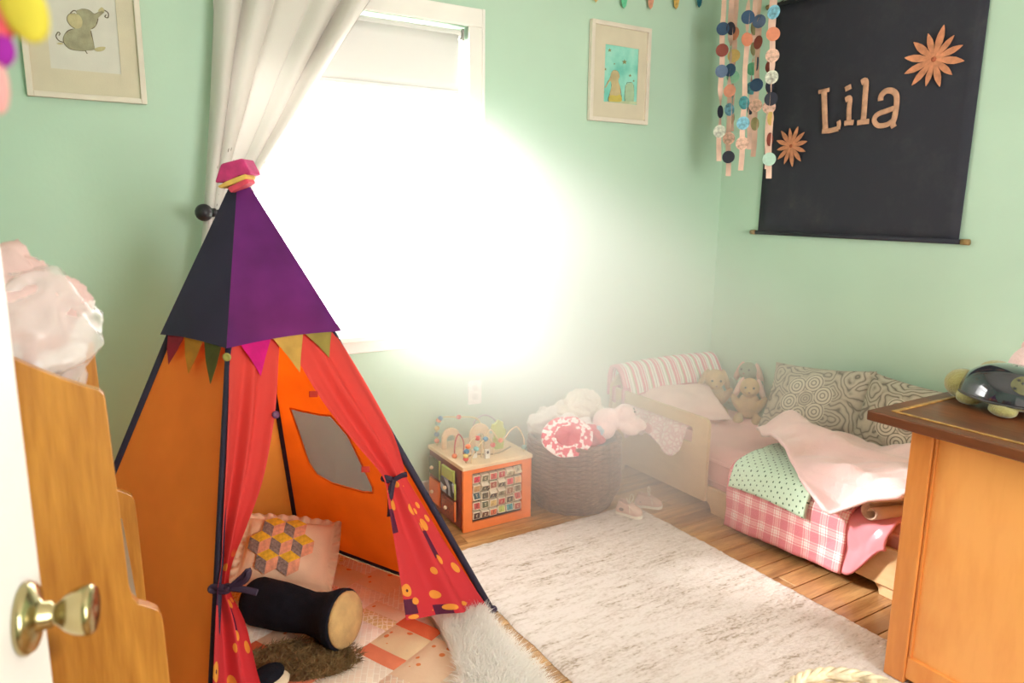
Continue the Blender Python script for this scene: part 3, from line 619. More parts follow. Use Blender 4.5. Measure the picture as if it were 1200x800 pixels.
rc = tied('door_curtain', [(395, 330, 390, 389, .15), (420, 345, 410, 402, .4), (470, 374, 455, 428, .8), (520, 412, 505, 455, 1), (550, 438, 540, 468, 1.0), (568, 448, 560, 474, .7), (600, 452, 590, 492, 1), (650, 460, 640, 522, 1.1), (700, 468, 690, 555, 1.2), (726, 472, 712, 570, 1.3)], 2.2, .012, print_m)
bow_m = M('dark plum ribbon', (48, 26, 52), .6, .1, 20, .1)
def bow(c, s, loops):
    k = MB().ell(c, (.012, .012, .012)).build('ribbon_tie', bow_m, tent, smooth=True)
    for pts in loops: MB().tube(cr([c + n_d * .012 + cR * (x * s) + cU * (y * s) for x, y in pts], 6), .0085, 8, flat=(n_d, .25)).build('ribbon_loop', bow_m, k, smooth=True)
bow(PP(262, 688, APX, n_d) + n_d * .022, .001, [[(0, 0), (30, 26), (48, 44), (40, 20), (0, 0)], [(-5, 0), (-42, 2), (-46, -6), (-10, -8), (0, 0)], [(0, 0), (35, -4), (70, -12)], [(0, 0), (-22, -3)]])
bow(PP(455, 563, APX, n_d) + n_d * .018, .001, [[(0, 0), (-12, -30), (-14, -90), (-16, -115)], [(0, 0), (-6, -30), (-10, -60)], [(-2, 0), (24, 14), (40, 18)], [(0, 0), (-26, 8), (-36, 4), (-10, -4)]])
for x, y in ((318, 487), (366, 462), (427, 550)):
    MB().lathe([(0, 0), (.011, 0), (.011, .004), (0, .006)], PP(x, y, APX, n_d) + n_d * .022, n_d, 14).build('snap_button', M('plum button', (112, 64, 98), .25, .05), tent, smooth=True) if x == 318 else MB().obox(PP(x, y, APX, n_d) + n_d * .006, cR, cU, n_d, .012, .009, .002).build('curtain_tab', red_m, tent)

# ================================================================== QUILT, CUSHIONS AND FUR IN THE TENT
e1 = (BRc - FRc).normalized(); e2 = (FLc - FRc).normalized(); e2 = (e2 - e1 * e1.dot(e2)).normalized()
Q0 = FRc
def q(a, b, z=0): return Q0 + e1 * a + e2 * b + V((0, 0, z))
quilt = thing('patchwork_quilt', 'coral and cream patchwork quilt spread over the floor of the tent', 'quilt', q(.2, .4))
pal = [(230, 108, 66), (240, 206, 182), (234, 200, 170), (236, 160, 124), (242, 222, 204), (224, 188, 132), (242, 178, 152), (240, 214, 190), (228, 200, 160), (240, 226, 210), (234, 132, 96)]
pms = []
for i, c in enumerate(pal):
    m, nt, bs = nodes('quilt patch %d' % i); v = coords(nt, 'Object', (1, 1, 1), (0, 0, math.atan2(e1.y, e1.x)))
    if i in (3, 5, 6):
        vo = N(nt, 'ShaderNodeTexVoronoi', i_Scale=60.0, feature='DISTANCE_TO_EDGE', i_Randomness=.3); nt.links.new(v, vo.inputs['Vector']); c2 = mixc(nt, math_(nt, 'LESS_THAN', vo.outputs['Distance'], .09), c, (246, 226, 200))
    elif i in (4, 1):
        ck = N(nt, 'ShaderNodeTexBrick', i_Scale=14.0); nt.links.new(v, ck.inputs['Vector']); ck.inputs['Color1'].default_value = lin(c); ck.inputs['Color2'].default_value = lin(tuple(x * .95 for x in c)); ck.inputs['Mortar'].default_value = lin((244, 232, 218)); c2 = ck.outputs[0]
    elif i in (2, 8):
        vo = N(nt, 'ShaderNodeTexVoronoi', i_Scale=22.0); nt.links.new(v, vo.inputs['Vector']); c2 = mixc(nt, math_(nt, 'LESS_THAN', vo.outputs['Distance'], .22), c, (224, 128, 70))
    else:
        nz = N(nt, 'ShaderNodeTexNoise', i_Scale=30.0); nt.links.new(v, nz.inputs['Vector']); c2 = mixc(nt, nz.outputs[0], tuple(x * .93 for x in c), c)
    finish(nt, bs, c2, .9, .35, 45); pms.append(m)
rq = random.Random(11); a = -.56; layout = []
while a < .98:
    wa = min(.155, .98 - a); b = .02 if a > .1 else .22 - a * .25
    while b < 1.02:
        wb = rq.choice((.06, .12, .17, .22)); wb = min(wb, 1.03 - b)
        if wb > .01:
            i = rq.choice((0, 1, 2, 4, 5, 7, 8, 9, 3, 6, 1, 9, 4, 2, 7, 10))
            def fn(u, v, a=a, b=b, wa=wa, wb=wb):
                p = q(a + u * wa, b + v * wb); pu = (u * (1 - u) * v * (1 - v) * 16) ** .4
                return p + V((0, 0, .012 + .008 * pu + .004 * noise.noise(p * 12) * pu + .006 * (1 + noise.noise(p * 5))))
            MB().grid(fn, 6, 6).build('patch', pms[i], quilt, smooth=True)
        b += wb
    a += wa
MB().poly([q(.98, .02, .002), q(.1, .02, .002), q(.08, .20, .002), q(-.56, .36, .002), q(-.56, 1.03, .002), q(.98, 1.03, .002)], (0, 0, .009)).build('backing', M('quilt backing', (224, 206, 190), .9), quilt)

crm = M('cream cotton', (232, 196, 162), .9, .05, 8, .15, 200)
pc = V((.575, 2.475, .15))
px_ = (cR * 1 + V((0, 0, -.02))).normalized(); pn = (CAM - pc).normalized() * .8 + V((0, 0, .35)); pn.normalize(); py_ = pn.cross(px_).normalized(); px_ = py_.cross(pn).normalized()
pl = thing('ruffled_cushion', 'cream ruffled cushion with yellow pink and grey block patches inside the tent', 'cushion', (pc.x, pc.y, .04))
pillow('cushion_body', pc, px_, py_,   .33, .25, .12, crm, pl, seed=3)
mb = MB(); per = []
for i in range(161):
    s = i / 160 * 4; sd = int(s) % 4; f = s - int(s); cx, cy = [(-1 + 2 * f, -1), (1, -1 + 2 * f), (1 - 2 * f, 1), (-1, 1 - 2 * f)][sd]; per.append((cx, cy))
def ruf(u, v):
    cx, cy = per[min(160, int(round(u * 160)))]; p = pc + px_ * (cx * .158) + py_ * (cy * .118); d = (px_ * cx * .5 + py_ * cy * .5).normalized()
    return p + d * (v * .045 - .02) + pn * (.009 * v * math.sin(u * 2 * PI * 34) + .004 * v * math.sin(u * 140))
MB().grid(ruf, 160, 3).build('ruffle', crm, pl, smooth=True, solid=.002)
dm = [M('block yellow', (226, 176, 44), .9, .15, 60, .2), M('block pink', (232, 158, 122), .9, .12, 60, .2), M('block grey', (138, 118, 108), .9, .25, 120, .2)]
s_ = .043
def onp(x, y):
    a, b = x / .165, y / .125; h = max(0, 1 - abs(a) ** 2.6) ** .55 * max(0, 1 - abs(b) ** 2.6) ** .55
    return pc + px_ * x + py_ * y + pn * (h * .06 + .010)
for i, j in ((0, 0), (-1, 0), (1, 0), (-.5, 1), (.5, 1), (-.5, -1), (.5, -1)):
    cx = -.02 + i * s_ * 1.732; cy = .012 + j * s_ * 1.5
    hx = [(cx + s_ * math.cos(PI / 6 + kk * PI / 3), cy + s_ * math.sin(PI / 6 + kk * PI / 3)) for kk in range(6)]
    for mi, (p1, p2, p3) in ((0, (0, 1, 2)), (2, (2, 3, 4)), (1, (4, 5, 0))):
        A, B, C_ = hx[p1], hx[p2], hx[p3]; 
        MB().grid(lambda u, v: onp((A[0] + (B[0] - A[0]) * u) * (1 - v) + (cx + (C_[0] - cx) * u) * v, (A[1] + (B[1] - A[1]) * u) * (1 - v) + (cy + (C_[1] - cy) * u) * v), 4, 4).build('diamond_patch', dm[mi], pl)

blk_m = M('black plush', (26, 26, 34), .95, .2, 20, .4, 200, spec=.15); tanp = M('tan plush', (198, 160, 106), .95, .1, 20, .3, 200)
g1 = P(404, 726, 'z', .115); g0 = g1 - (rh * .93 - fh * .36).normalized() * .37
path = cr([g0, g0.lerp(g1, .3) + V((0, 0, .0)), g0.lerp(g1, .6) + V((0, 0, -.015)), g0.lerp(g1, .85), g1], 8); path = [V((p.x, p.y, p.z)) for p in path]
n = len(path); rad = [interp(i / (n - 1), [(0, .055), (.08, .078), (.3, .076), (.55, .064), (.68, .072), (.85, .092), (.97, .094), (1, .088)]) for i in range(n)]
path = [V((p.x, p.y, .102 + .014 * i / (n - 1))) for i, p in enumerate(path)]
t = thing('plush_bolster', 'black plush bolster with a tan round end lying on the quilt', 'bolster', (path[n // 2].x, path[n // 2].y, .03))
MB().tube(path, rad, 24).build('bolster_body', blk_m, t, smooth=True)
dr = (path[-1] - path[-2]).normalized(); MB().lathe([(0, -.004), (.086, -.004), (.087, .006), (.08, .014), (.05, .022), (0, .026)], path[-1], dr, 24).build('end_disc', tanp, t, smooth=True)
furd = M('dark ochre fur', (142, 114, 74), .9, .3, 30, 0)
fc = P(352, 772, 'z', .03)
t = thing('furry_throw', 'small dark ochre furry throw lying under the black plush bolster', 'throw', (fc.x, fc.y, .02))
mb = MB().ell((fc.x, fc.y, .026), (.17, .10, .007), Matrix.Rotation(-.5, 3, 'Z')); mb.build('hide', furd, t, smooth=True)
def fb(r):
    a = r.uniform(0, 2 * PI); d = math.sqrt(r.random()); v = V((math.cos(a) * d * .18, math.sin(a) * d * .105, 0)); v.rotate(Matrix.Rotation(-.5, 3, 'Z')); return V((fc.x, fc.y, .028)) + v, V((0, 0, .5))
fur('fur', fb, 3500, .035, .0012, furd, t, lean=(.3, -.5, 0), seed=4)
bq = P(318, 797, 'z', .05)
t = thing('plush_slipper', 'small cream and dark plush slipper at the front of the quilt', 'slipper', (bq.x, bq.y, .025))
MB().ell(bq + V((0, 0, -.01)), (.06, .04, .022), Matrix.Rotation(.5, 3, 'Z')).build('sole', M('cream plush', (226, 206, 176), .9, .08, 20, .3), t, smooth=True)
MB().ell(bq + V((-.01, .01, .012)), (.058, .038, .025), Matrix.Rotation(.5, 3, 'Z')).build('upper', blk_m, t, smooth=True)

furw = M('white fleece', (252, 249, 244), .9, .01, 20, 0, trans=.5, spec=.1)
sk = [P(x, y, 'z', .03) for x, y in ((500, 716), (530, 700), (560, 712), (585, 745), (610, 770), (640, 805), (700, 880), (640, 960), (560, 960), (525, 880), (540, 800), (520, 745))]
sc_ = sum(sk, V()) / len(sk)
t = thing('sheepskin', 'shaggy white sheepskin lying half under the tent curtain', 'sheepskin', (sc_.x, sc_.y, .005))
crp = cr(sk + [sk[0]], 4)[:-1]
MB().poly([V((p.x, p.y, .012)) for p in crp], (0, 0, .022)).build('hide', furw, t)
tri = [(V(crp[a]), V(crp[b]), V(crp[c])) for a, b, c in tessellate_polygon([crp])]; ar = [((b - a).cross(c - a)).length for a, b, c in tri]
def fb(r):
    a, b, c = r.choices(tri, ar)[0]; u, v = r.random(), r.random()
    if u + v > 1: u, v = 1 - u, 1 - v
    p = a + (b - a) * u + (c - a) * v; p.z = .033; e = min((p - V((k.x, k.y, .033))).length for k in crp); o = (p - sc_); o.z = 0
    return p, V((0, 0, .75)) + o.normalized() * (.7 * (1 - sm(e, 0, .10)))
fur('fleece', fb, 30000, .052, .0011, furw, t, lean=(.25, -.2, 0), jit=.55, seed=9)

# ================================================================== BOOK RACK AND BAG OF TULLE
rack = thing('book_rack', 'honey pine book rack with stepped curved sides behind the door', 'book rack', (-.1, 1.47, 0))
def side(y0):
    pr_ = [(-.285, 1.27), (-.20, 1.24), (-.13, 1.205)] + [(k.x, k.z) for k in (P(x, y, 'y', 1.20) for x, y in ((15, 420), (40, 431), (70, 443), (100, 453), (116, 457), (122, 462), (124, 470)))]
    pr_ += [(.031, .95), (.034, .80), (.037, .782), (.045, .768), (.062, .757), (.072, .748), (.077, .73), (.078, .70), (.082, .40), (.088, .34), (.10, .32), (.104, .30), (.105, 0), (.04, 0), (.03, .03), (-.2, .03), (-.21, 0), (-.285, 0)]
    MB().poly([(x, y0, z) for x, z in pr_], (0, .02, 0)).build('side_board', pine_m, rack, bevel=.004)
side(1.20); side(1.735)
for xa, za, xb, zb in ((-.12, .86, -.01, 1.06), (-.10, .52, .04, .70), (-.08, .14, .06, .30)):
    d = V((xb - xa, 0, zb - za)).normalized(); MB().obox(((xa + xb) / 2, 1.4775, (za + zb) / 2), d, V((0, 1, 0)), d.cross(V((0, 1, 0))), .12, .2565, .007).build('book_pocket', M('grey brown board', (150, 128, 104), .6, .08, 10), rack, bevel=.002)
box('back_board', (-.285, 1.221, .03), (-.273, 1.734, 1.15), pine_m, rack); box('shelf_board', (-.272, 1.221, .10), (.02, 1.734, .118), pine_m, rack); box('top_shelf', (-.272, 1.221, 1.04), (-.03, 1.734, 1.058), pine_m, rack)

m, nt, bs = nodes('clear plastic'); trn = nt.nodes.new('ShaderNodeBsdfTransparent'); mx = nt.nodes.new('ShaderNodeMixShader'); mx.inputs[0].default_value = .35
finish(nt, bs, (246, 240, 236), .12, .3, 20); nt.links.new(trn.outputs[0], mx.inputs[1]); nt.links.new(bs.outputs[0], mx.inputs[2]); nt.links.new(mx.outputs[0], nt.nodes['Material Output'].inputs[0]); plas_m = m
bg_ = thing('tulle_bag', 'clear plastic bag of pale pink tulle on top of the book rack', 'bag', (-.05, 1.33, 1.06))
tu = M('pink tulle', (244, 212, 206), .8, .06, 12, .3, 60, trans=.35); wt = M('white tulle', (246, 236, 230), .7, .04, 12, .3, 60, trans=.3)
rb_ = random.Random(5)
bc = V((-.085, 1.36, 1.21))
def crumple(name, c, r, mat, amp, ns, n=56, m_=34, seed=0):
    mb = MB().ell(c, r, None, n, m_); off = V((seed * 3.1, seed * 1.7, 0))
    for i, p in enumerate(mb.v):
        d = p - V(c); k = 1 + amp * (1 - 2.6 * abs(noise.noise(p * ns + off))) + amp * .5 * (1 - 2.6 * abs(noise.noise(p * ns * 2.3 + off)))
        mb.v[i] = V(c) + d * k
    return mb.build(name, mat, bg_, smooth=True)
crumple('tulle', bc + V((0, .01, .0)), (.085, .085, .10), tu, .22, 13)
for i, (x, y, z, s, m_) in enumerate(((-.06, 0, .07, .06, wt), (-.005, .0, .065, .05, tu), (.045, .0, .03, .05, tu), (.03, -.03, -.05, .05, wt), (-.03, -.05, -.03, .055, wt), (.07, .01, -.02, .036, wt))): crumple('tulle_fold', bc + V((x, y, z)), (s, s * .8, s * .7), m_, .28, 22, 36, 22, i)
tl = [P(75, 345, 'y', 1.36), P(92, 352, 'y', 1.36), P(112, 352, 'y', 1.36), P(108, 371, 'y', 1.36), P(90, 368, 'y', 1.36), P(78, 362, 'y', 1.36)]
MB().poly(tl, (0, .004, 0)).build('ribbon_tail', wt, bg_)
crumple('plastic_bag', bc + V((.008, -.005, -.03)), (.10, .09, .11), plas_m, .17, 11, 80, 50, 9)
# ================================================================== RUG
m, nt, bs = nodes('cream woven rug')
v = coords(nt, 'Object', (9, 46, 1)); nz = N(nt, 'ShaderNodeTexNoise', i_Scale=1.0, i_Detail=5.0, i_Roughness=.65); nt.links.new(v, nz.inputs['Vector'])
v2 = coords(nt, 'Object', (1.5, 7, 1)); n2 = N(nt, 'ShaderNodeTexNoise', i_Scale=1.0, i_Detail=3.0); nt.links.new(v2, n2.inputs['Vector'])
v3 = coords(nt, 'Object', (60, 110, 1)); n3 = N(nt, 'ShaderNodeTexNoise', i_Scale=1.0, i_Detail=4.0); nt.links.new(v3, n3.inputs['Vector'])
f = math_(nt, 'ADD', math_(nt, 'MULTIPLY', nz.outputs[0], .55), math_(nt, 'ADD', math_(nt, 'MULTIPLY', n2.outputs[0], .35), math_(nt, 'MULTIPLY', n3.outputs[0], .35)))
c = ramp(nt, f, [(.58, (220, 207, 200)), (.68, (206, 190, 180)), (.74, (172, 154, 138)), (.84, (142, 122, 104))])
finish(nt, bs, c, .95)
bp = N(nt, 'ShaderNodeBump', i_Strength=.9, i_Distance=.012); nt.links.new(math_(nt, 'SUBTRACT', math_(nt, 'MULTIPLY', n3.outputs[0], .8), f), bp.inputs['Height']); nt.links.new(bp.outputs[0], bs.inputs['Normal'])
rug_m = m
RX0, RX1, RY0, RY1 = 1.165, 2.185, .62, 2.435
rug = thing('area_rug', 'cream area rug with brown flecked stripes on the wood floor', 'rug', ((RX0 + RX1) / 2, (RY0 + RY1) / 2, 0))
def rg(u, v):
    x = RX0 + (RX1 - RX0) * u; y = RY0 + (RY1 - RY0) * v; e = min(u * (RX1 - RX0), (1 - u) * (RX1 - RX0), v * (RY1 - RY0), (1 - v) * (RY1 - RY0))
    return (x + .006 * noise.noise(V((0, y * 9, 0))), y + .005 * noise.noise(V((x * 9, 0, 3))), .002 + .010 * sm(e, 0, .015) + .0035 * noise.noise(V((x * 30, y * 60, 0))) + .002 * noise.noise(V((x * 90, y * 130, 4))))
MB().grid(rg, 110, 190).build('pile', rug_m, rug, smooth=True)
MB().box((RX0 + .004, RY0 + .004, .0005), (RX1 - .004, RY1 - .004, .003)).build('backing', M('rug backing', (206, 190, 172), .95), rug)

# ================================================================== ACTIVITY CUBE
tx0, tx1, ty0, ty1, tz = 1.346, 1.693, 2.572, 2.917, .30
cube = thing('activity_cube', 'wooden activity cube with orange letter tile face and bead maze on top', 'toy cube', ((tx0 + tx1) / 2, (ty0 + ty1) / 2, 0))
org = M('orange painted wood', (232, 124, 58), .5, .05, 10, .03); mar = M('maroon painted wood', (140, 62, 52), .5, .06, 10, .03); bw = M('birch wood', (222, 196, 160), .55, .06, 12, .03)
body = box('cube_body', (tx0 + .004, ty0 + .03, .004), (tx1 - .004, ty1, tz - .018), mar, cube, .003)
hx0, hx1, hz0, hz1 = tx0 + .045, tx1 - .05, .038, .262
MB().poly([(tx0, ty0, 0), (tx1, ty0, 0), (tx1, ty0, tz - .018), (tx0, ty0, tz - .018)], (0, .014, 0), [[(hx0, ty0, hz0), (hx1, ty0, hz0), (hx1, ty0, hz1), (hx0, ty0, hz1)]]).build('front_frame', org, cube, bevel=.002)
box('recess_back', (tx0 + .01, ty0 + .027, .01), (tx1 - .01, ty0 + .0295, tz - .02), M('recess dark', (48, 44, 44), .8), cube)
MB().poly([(tx0 - .004, ty0 - .004, tz - .018), (tx1 + .004, ty0 - .004, tz - .018), (tx1 + .004, ty1 + .004, tz - .018), (tx0 - .004, ty1 + .004, tz - .018)], (0, 0, .018)).build('top_board', bw, cube, bevel=.003)
tcol = [(206, 62, 78), (120, 118, 90), (212, 104, 96), (176, 58, 66), (200, 194, 160), (194, 186, 160), (188, 148, 100), (96, 92, 76), (160, 78, 60), (74, 60, 56), (210, 70, 82), (226, 168, 120), (58, 82, 86), (92, 84, 66), (70, 56, 52), (150, 140, 110), (150, 100, 72), (132, 120, 92), (186, 78, 70), (92, 98, 66), (206, 178, 116), (184, 66, 62), (74, 64, 54), (200, 90, 80), (86, 56, 48), (110, 76, 54), (216, 112, 72), (176, 186, 92), (70, 150, 154), (176, 76, 66)]
glyph = 'JBCDEFGHIKLMNOPQRSTUVWXYZABCDE'
tile_edge = M('tile cream', (224, 210, 186), .6, .05, 20, .03)
for r in range(5):
    z = hz1 - .028 - r * .0415
    MB().tube([(hx0 - .01, ty0 + .014, z), (hx1 + .01, ty0 + .014, z)], .002, 6).build('tile_rod', M('rod steel', (150, 146, 140), .4, metal=1), cube)
    for k in range(6):
        x = hx0 + .0215 + k * .0418; a = R_(-.7, .6) if (r + k) % 3 else R_(-.2, .2)
        e = V((1, 0, 0)); ny = V((0, -math.cos(a), math.sin(a))); uz = e.cross(ny); uz = -uz if uz.z < 0 else uz
        tl_ = MB().obox((x, ty0 + .012, z), e, uz, ny, .0185, .0165, .0125).build('letter_tile', tile_edge, cube, bevel=.002)
        c = tcol[r * 6 + k]
        fc_ = MB().obox(V((x, ty0 + .012, z)) + ny * .0128, e, uz, ny, .0145, .013, .0006).build('tile_face', M('tile %s' % (c,), c, .6, .2, 60, .03), tl_)
        lu = M('letter ink', (236, 222, 190), .7) if sum(c) < 330 else M('letter dark ink', (92, 52, 44), .7)
        mb = MB(); st = [[(-.5, -.8), (0, .8), (.5, -.8)], [(-.5, .8), (.5, .8), (-.5, -.8), (.5, -.8)], [(-.5, -.8), (-.5, .8), (.5, -.8), (.5, .8)], [(.5, .6), (-.4, .5), (-.4, -.6), (.5, -.6)], [(-.5, .8), (.5, .8), (0, .8), (0, -.8)]][(r * 7 + k * 3) % 5]
        mb.tube([V((x, ty0 + .012, z)) + ny * .0136 + e * (p * .008) + uz * (q_ * .0075) for p, q_ in st], .0014, 5); mb.build('tile_letter', lu, tl_)
# left side doors
m, nt, bs = nodes('zebra print'); wv = N(nt, 'ShaderNodeTexWave', i_Scale=9.0, i_Distortion=6.0, i_Detail=1.0); wv.inputs['Detail Scale'].default_value = 1.2; nt.links.new(coords(nt, 'Object', (1, 1, .7), (0, 0.6, .4)), wv.inputs['Vector']); finish(nt, bs, ramp(nt, wv.outputs[0], [(.45, (48, 50, 62)), (.52, (172, 180, 196))]), .5); zeb_m = m
m, nt, bs = nodes('leopard print'); vo = N(nt, 'ShaderNodeTexVoronoi', i_Scale=70.0); nt.links.new(coords(nt), vo.inputs['Vector']); finish(nt, bs, ramp(nt, vo.outputs['Distance'], [(.25, (84, 44, 30)), (.4, (146, 70, 46))]), .5); leo_m = m
grn = M('lime painted wood', (178, 190, 92), .5, .06, 10, .03); dgr = M('dark green painted wood', (84, 96, 66), .5, .06, 10, .03)
def sdoor(y0, y1, z0, z1, mat, edge_m, knob=True):
    d = box('flap_door', (tx0 - .018, y0, z0), (tx0 - .006, y1, z1), mat, cube, .003)
    MB().tube([(tx0 - .012, y0 - .004, z0 - .004), (tx0 - .012, y0 - .004, z1 + .004)], .0045, 10).build('hinge_block', edge_m, d, smooth=True)
    if knob: MB().ell((tx0 - .028, (y0 + y1) / 2, (z0 + z1) / 2), .009).build('knob', bw, d, smooth=True)
sdoor(2.64, 2.75, .212, .262, grn, grn, False); sdoor(2.78, 2.88, .18, .262, dgr, grn); sdoor(2.63, 2.76, .14, .205, zeb_m, grn); sdoor(2.78, 2.88, .05, .16, org, org); sdoor(2.63, 2.75, .04, .122, leo_m, org)
# bead maze and figures on the top board
def rod(pts, col, beads):
    p = cr(pts, 10); ro = MB().tube(p, .0032, 8).build('bead_wire', M('wire %s' % (col,), col, .4, .04), cube, smooth=True)
    for f_, bc_ in beads: MB().ell(p[int(f_ * (len(p) - 1))], (.0125, .0125, .011)).build('bead', M('bead %s' % (bc_,), bc_, .35, .04), ro, smooth=True)
RD, BLU, YEL, ORG, TEA = (206, 78, 74), (92, 140, 170), (214, 190, 110), (226, 122, 76), (126, 178, 176)
T_ = tz
rod([(1.375, 2.89, T_), (1.375, 2.885, T_ + .09), (1.39, 2.87, T_ + .135), (1.45, 2.83, T_ + .14), (1.52, 2.80, T_ + .135), (1.55, 2.79, T_ + .10), (1.55, 2.79, T_)], (206, 190, 130), [(.06, ORG), (.11, BLU), (.16, YEL), (.22, TEA), (.28, ORG), (.33, BLU), (.52, RD)])
rod([(1.385, 2.62, T_), (1.385, 2.62, T_ + .04), (1.41, 2.63, T_ + .085), (1.45, 2.64, T_ + .095), (1.475, 2.645, T_ + .06), (1.475, 2.645, T_)], (214, 190, 150), [(.1, RD), (.16, YEL), (.24, BLU), (.32, ORG), (.62, RD)])
rod([(1.40, 2.60, T_), (1.405, 2.60, T_ + .03), (1.44, 2.61, T_ + .07), (1.50, 2.63, T_ + .09), (1.53, 2.64, T_ + .05), (1.535, 2.64, T_)], (214, 190, 150), [(.35, TEA), (.55, BLU), (.8, RD)])
rod([(1.37, 2.70, T_), (1.372, 2.70, T_ + .06), (1.395, 2.71, T_ + .10), (1.425, 2.72, T_ + .06), (1.425, 2.72, T_)], (176, 74, 80), [(.05, ORG)])
rod([(1.50, 2.66, T_), (1.50, 2.66, T_ + .07), (1.535, 2.67, T_ + .11), (1.575, 2.665, T_ + .06), (1.60, 2.66, T_ + .06), (1.63, 2.65, T_ + .10), (1.66, 2.64, T_ + .11), (1.68, 2.62, T_ + .06), (1.68, 2.62, T_)], (214, 190, 150), [(.42, ORG), (.95, TEA)])
rod([(1.55, 2.86, T_), (1.555, 2.86, T_ + .09), (1.60, 2.84, T_ + .125), (1.65, 2.82, T_ + .09), (1.655, 2.82, T_)], (150, 130, 150), [])
def arch(x, y, w_, h, d, mat, name, hole=.5):
    o = [(x - w_, y, T_)] + [(x - w_ * math.cos(a), y, T_ + h - w_ + w_ * math.sin(a)) for a in [i * PI / 10 for i in range(11)]] + [(x + w_, y, T_)]
    w2 = w_ * hole; i_ = [(x + w2, y, T_)] + [(x + w2 * math.cos(a), y, T_ + (h - w_) * .8 + w2 * math.sin(a)) for a in [i * PI / 8 for i in range(9)]] + [(x - w2, y, T_)]
    MB().poly(o + i_, (0, d, 0)).build(name, mat, cube, bevel=.002)
arch(1.415, 2.82, .045, .095, .014, bw, 'arch_figure'); arch(1.515, 2.73, .05, .125, .014, bw, 'sign_figure', .42)
MB().poly([(1.60 + x, 2.70, T_ + z) for x, z in ((-.02, 0), (.022, 0), (.026, .03), (.02, .05), (.034, .065), (.036, .085), (.022, .10), (.02, .125), (-.004, .138), (-.02, .122), (-.034, .12), (-.04, .10), (-.026, .085), (-.022, .06), (-.03, .05), (-.026, .03))], (0, .016, 0)).build('tree_figure', grn, cube, bevel=.003)
for x, y in ((1.445, 2.655), (1.49, 2.62)):
    fg = box('block_figure', (x - .012, y - .006, T_), (x + .012, y + .008, T_ + .042), M('white block', (230, 224, 212), .6), cube, .003); MB().ell((x, y - .006, T_ + .03), (.006, .003, .007)).build('painted_spot', M('spot black', (60, 58, 58), .6), fg)
MB().tube(cr([(1.40, 2.66, T_ + .001), (1.46, 2.69, T_ + .001), (1.55, 2.65, T_ + .001), (1.66, 2.70, T_ + .001)], 8), .004, 6).build('painted_track', M('track brown', (150, 128, 96), .7), cube)

# ================================================================== LAUNDRY BASKET AND WHAT LIES IN IT
bcx, bcy = 1.965, 2.62; bh = .335
m, nt, bs = nodes('dark seagrass'); nz = N(nt, 'ShaderNodeTexNoise', i_Scale=1.0, i_Detail=3.0); nt.links.new(coords(nt, 'Object', (40, 40, 160)), nz.inputs['Vector']); finish(nt, bs, ramp(nt, nz.outputs[0], [(.3, (74, 52, 40)), (.6, (124, 94, 74)), (.78, (170, 140, 112))]), .8); bp = N(nt, 'ShaderNodeBump', i_Strength=.8, i_Distance=.01); nt.links.new(nz.outputs[0], bp.inputs['Height']); nt.links.new(bp.outputs[0], bs.inputs['Normal']); grass_m = m
bas = thing('woven_basket', 'round dark woven basket heaped with clothes beside the bed', 'basket', (bcx, bcy, 0))
brad = lambda z: .170 + .045 * sm(z, 0, .12) - .006 * sm(z, .2, .34)
nr = 16
for i in range(nr):
    z = .012 + i * (bh - .02) / (nr - 1); r = brad(z); ph = i * 1.7
    MB().tube([(bcx + (r + .002 * math.sin(a * 20 + ph)) * math.cos(a), bcy + (r + .002 * math.sin(a * 20 + ph)) * math.sin(a), z + .002 * math.sin(a * 14 + ph)) for a in [k * 2 * PI / 72 for k in range(73)]], .0125, 8, cap=False).build('coil', grass_m, bas, smooth=True)
MB().lathe([(0, .004), (.165, .004), (brad(.15) - .012, .15), (brad(.3) - .012, bh - .02), (brad(.3) - .02, bh - .02), (.15, .012), (0, .012)], (bcx, bcy, 0), (0, 0, 1), 32).build('lining', M('basket lining', (70, 54, 44), .9), bas, smooth=True)
BZ = bh
def crmb(c, r, amp, ns, seed=0, rot=None):
    mb = MB().ell(c, r, rot, 60, 36); off = V((seed * 3.1, seed * 1.7, 0)); c = V(c)
    for i, p in enumerate(mb.v):
        f = 1 + amp * (1 - 2.6 * abs(noise.noise(p * ns + off))) + amp * .5 * (1 - 2.6 * abs(noise.noise(p * ns * 2.2 + off))); mb.v[i] = c + (p - c) * f
    return mb
def crum(name, label, cat, c, r, mat, nz=.3, ns=14, rot=None, parts=None, grp=None):
    o = crmb(c, r, nz * .5, ns, len(name), rot).build(name, mat, None, smooth=True); return tag(o, label, cat, grp)
towel = M('cream towelling', (232, 220, 200), .95, .06, 10, .6, 130); pinkp = M('pale pink plush', (244, 208, 204), .95, .05, 15, .5, 160, sheen=.4); whp = M('white plush', (240, 232, 224), .95, .05, 15, .5, 160, sheen=.3)
redc = M('crimson cotton', (206, 58, 80), .85, .08, 10, .2, 200)
m, nt, bs = nodes('red floral cotton'); vo = N(nt, 'ShaderNodeTexNoise', i_Scale=42.0, i_Detail=1.5); nt.links.new(coords(nt), vo.inputs['Vector']); finish(nt, bs, ramp(nt, vo.outputs[0], [(.47, (244, 226, 222)), (.53, (214, 70, 92))]), .85, .1, 200); flo_m = m
t = thing('cream_towel', 'cream towel heaped highest on the woven basket', 'towel', (2.02, 2.70, BZ))
for i, (x, y, z, r) in enumerate(((2.03, 2.71, .40, (.10, .085, .085)), (2.06, 2.69, .45, (.075, .07, .06)), (2.10, 2.66, .38, (.06, .06, .07)))): crmb((x, y, z), r, .26, 16, i + 2).build('towel_fold', towel, t, smooth=True)
crum('white_cloth', 'white crumpled cloth at the back of the basket heap', 'cloth', (1.90, 2.74, .36), (.09, .07, .07), whp, .5, 16)
t = thing('white_plush', 'white plush rabbit lying face down on the basket clothes', 'plush toy', (1.98, 2.62, BZ))
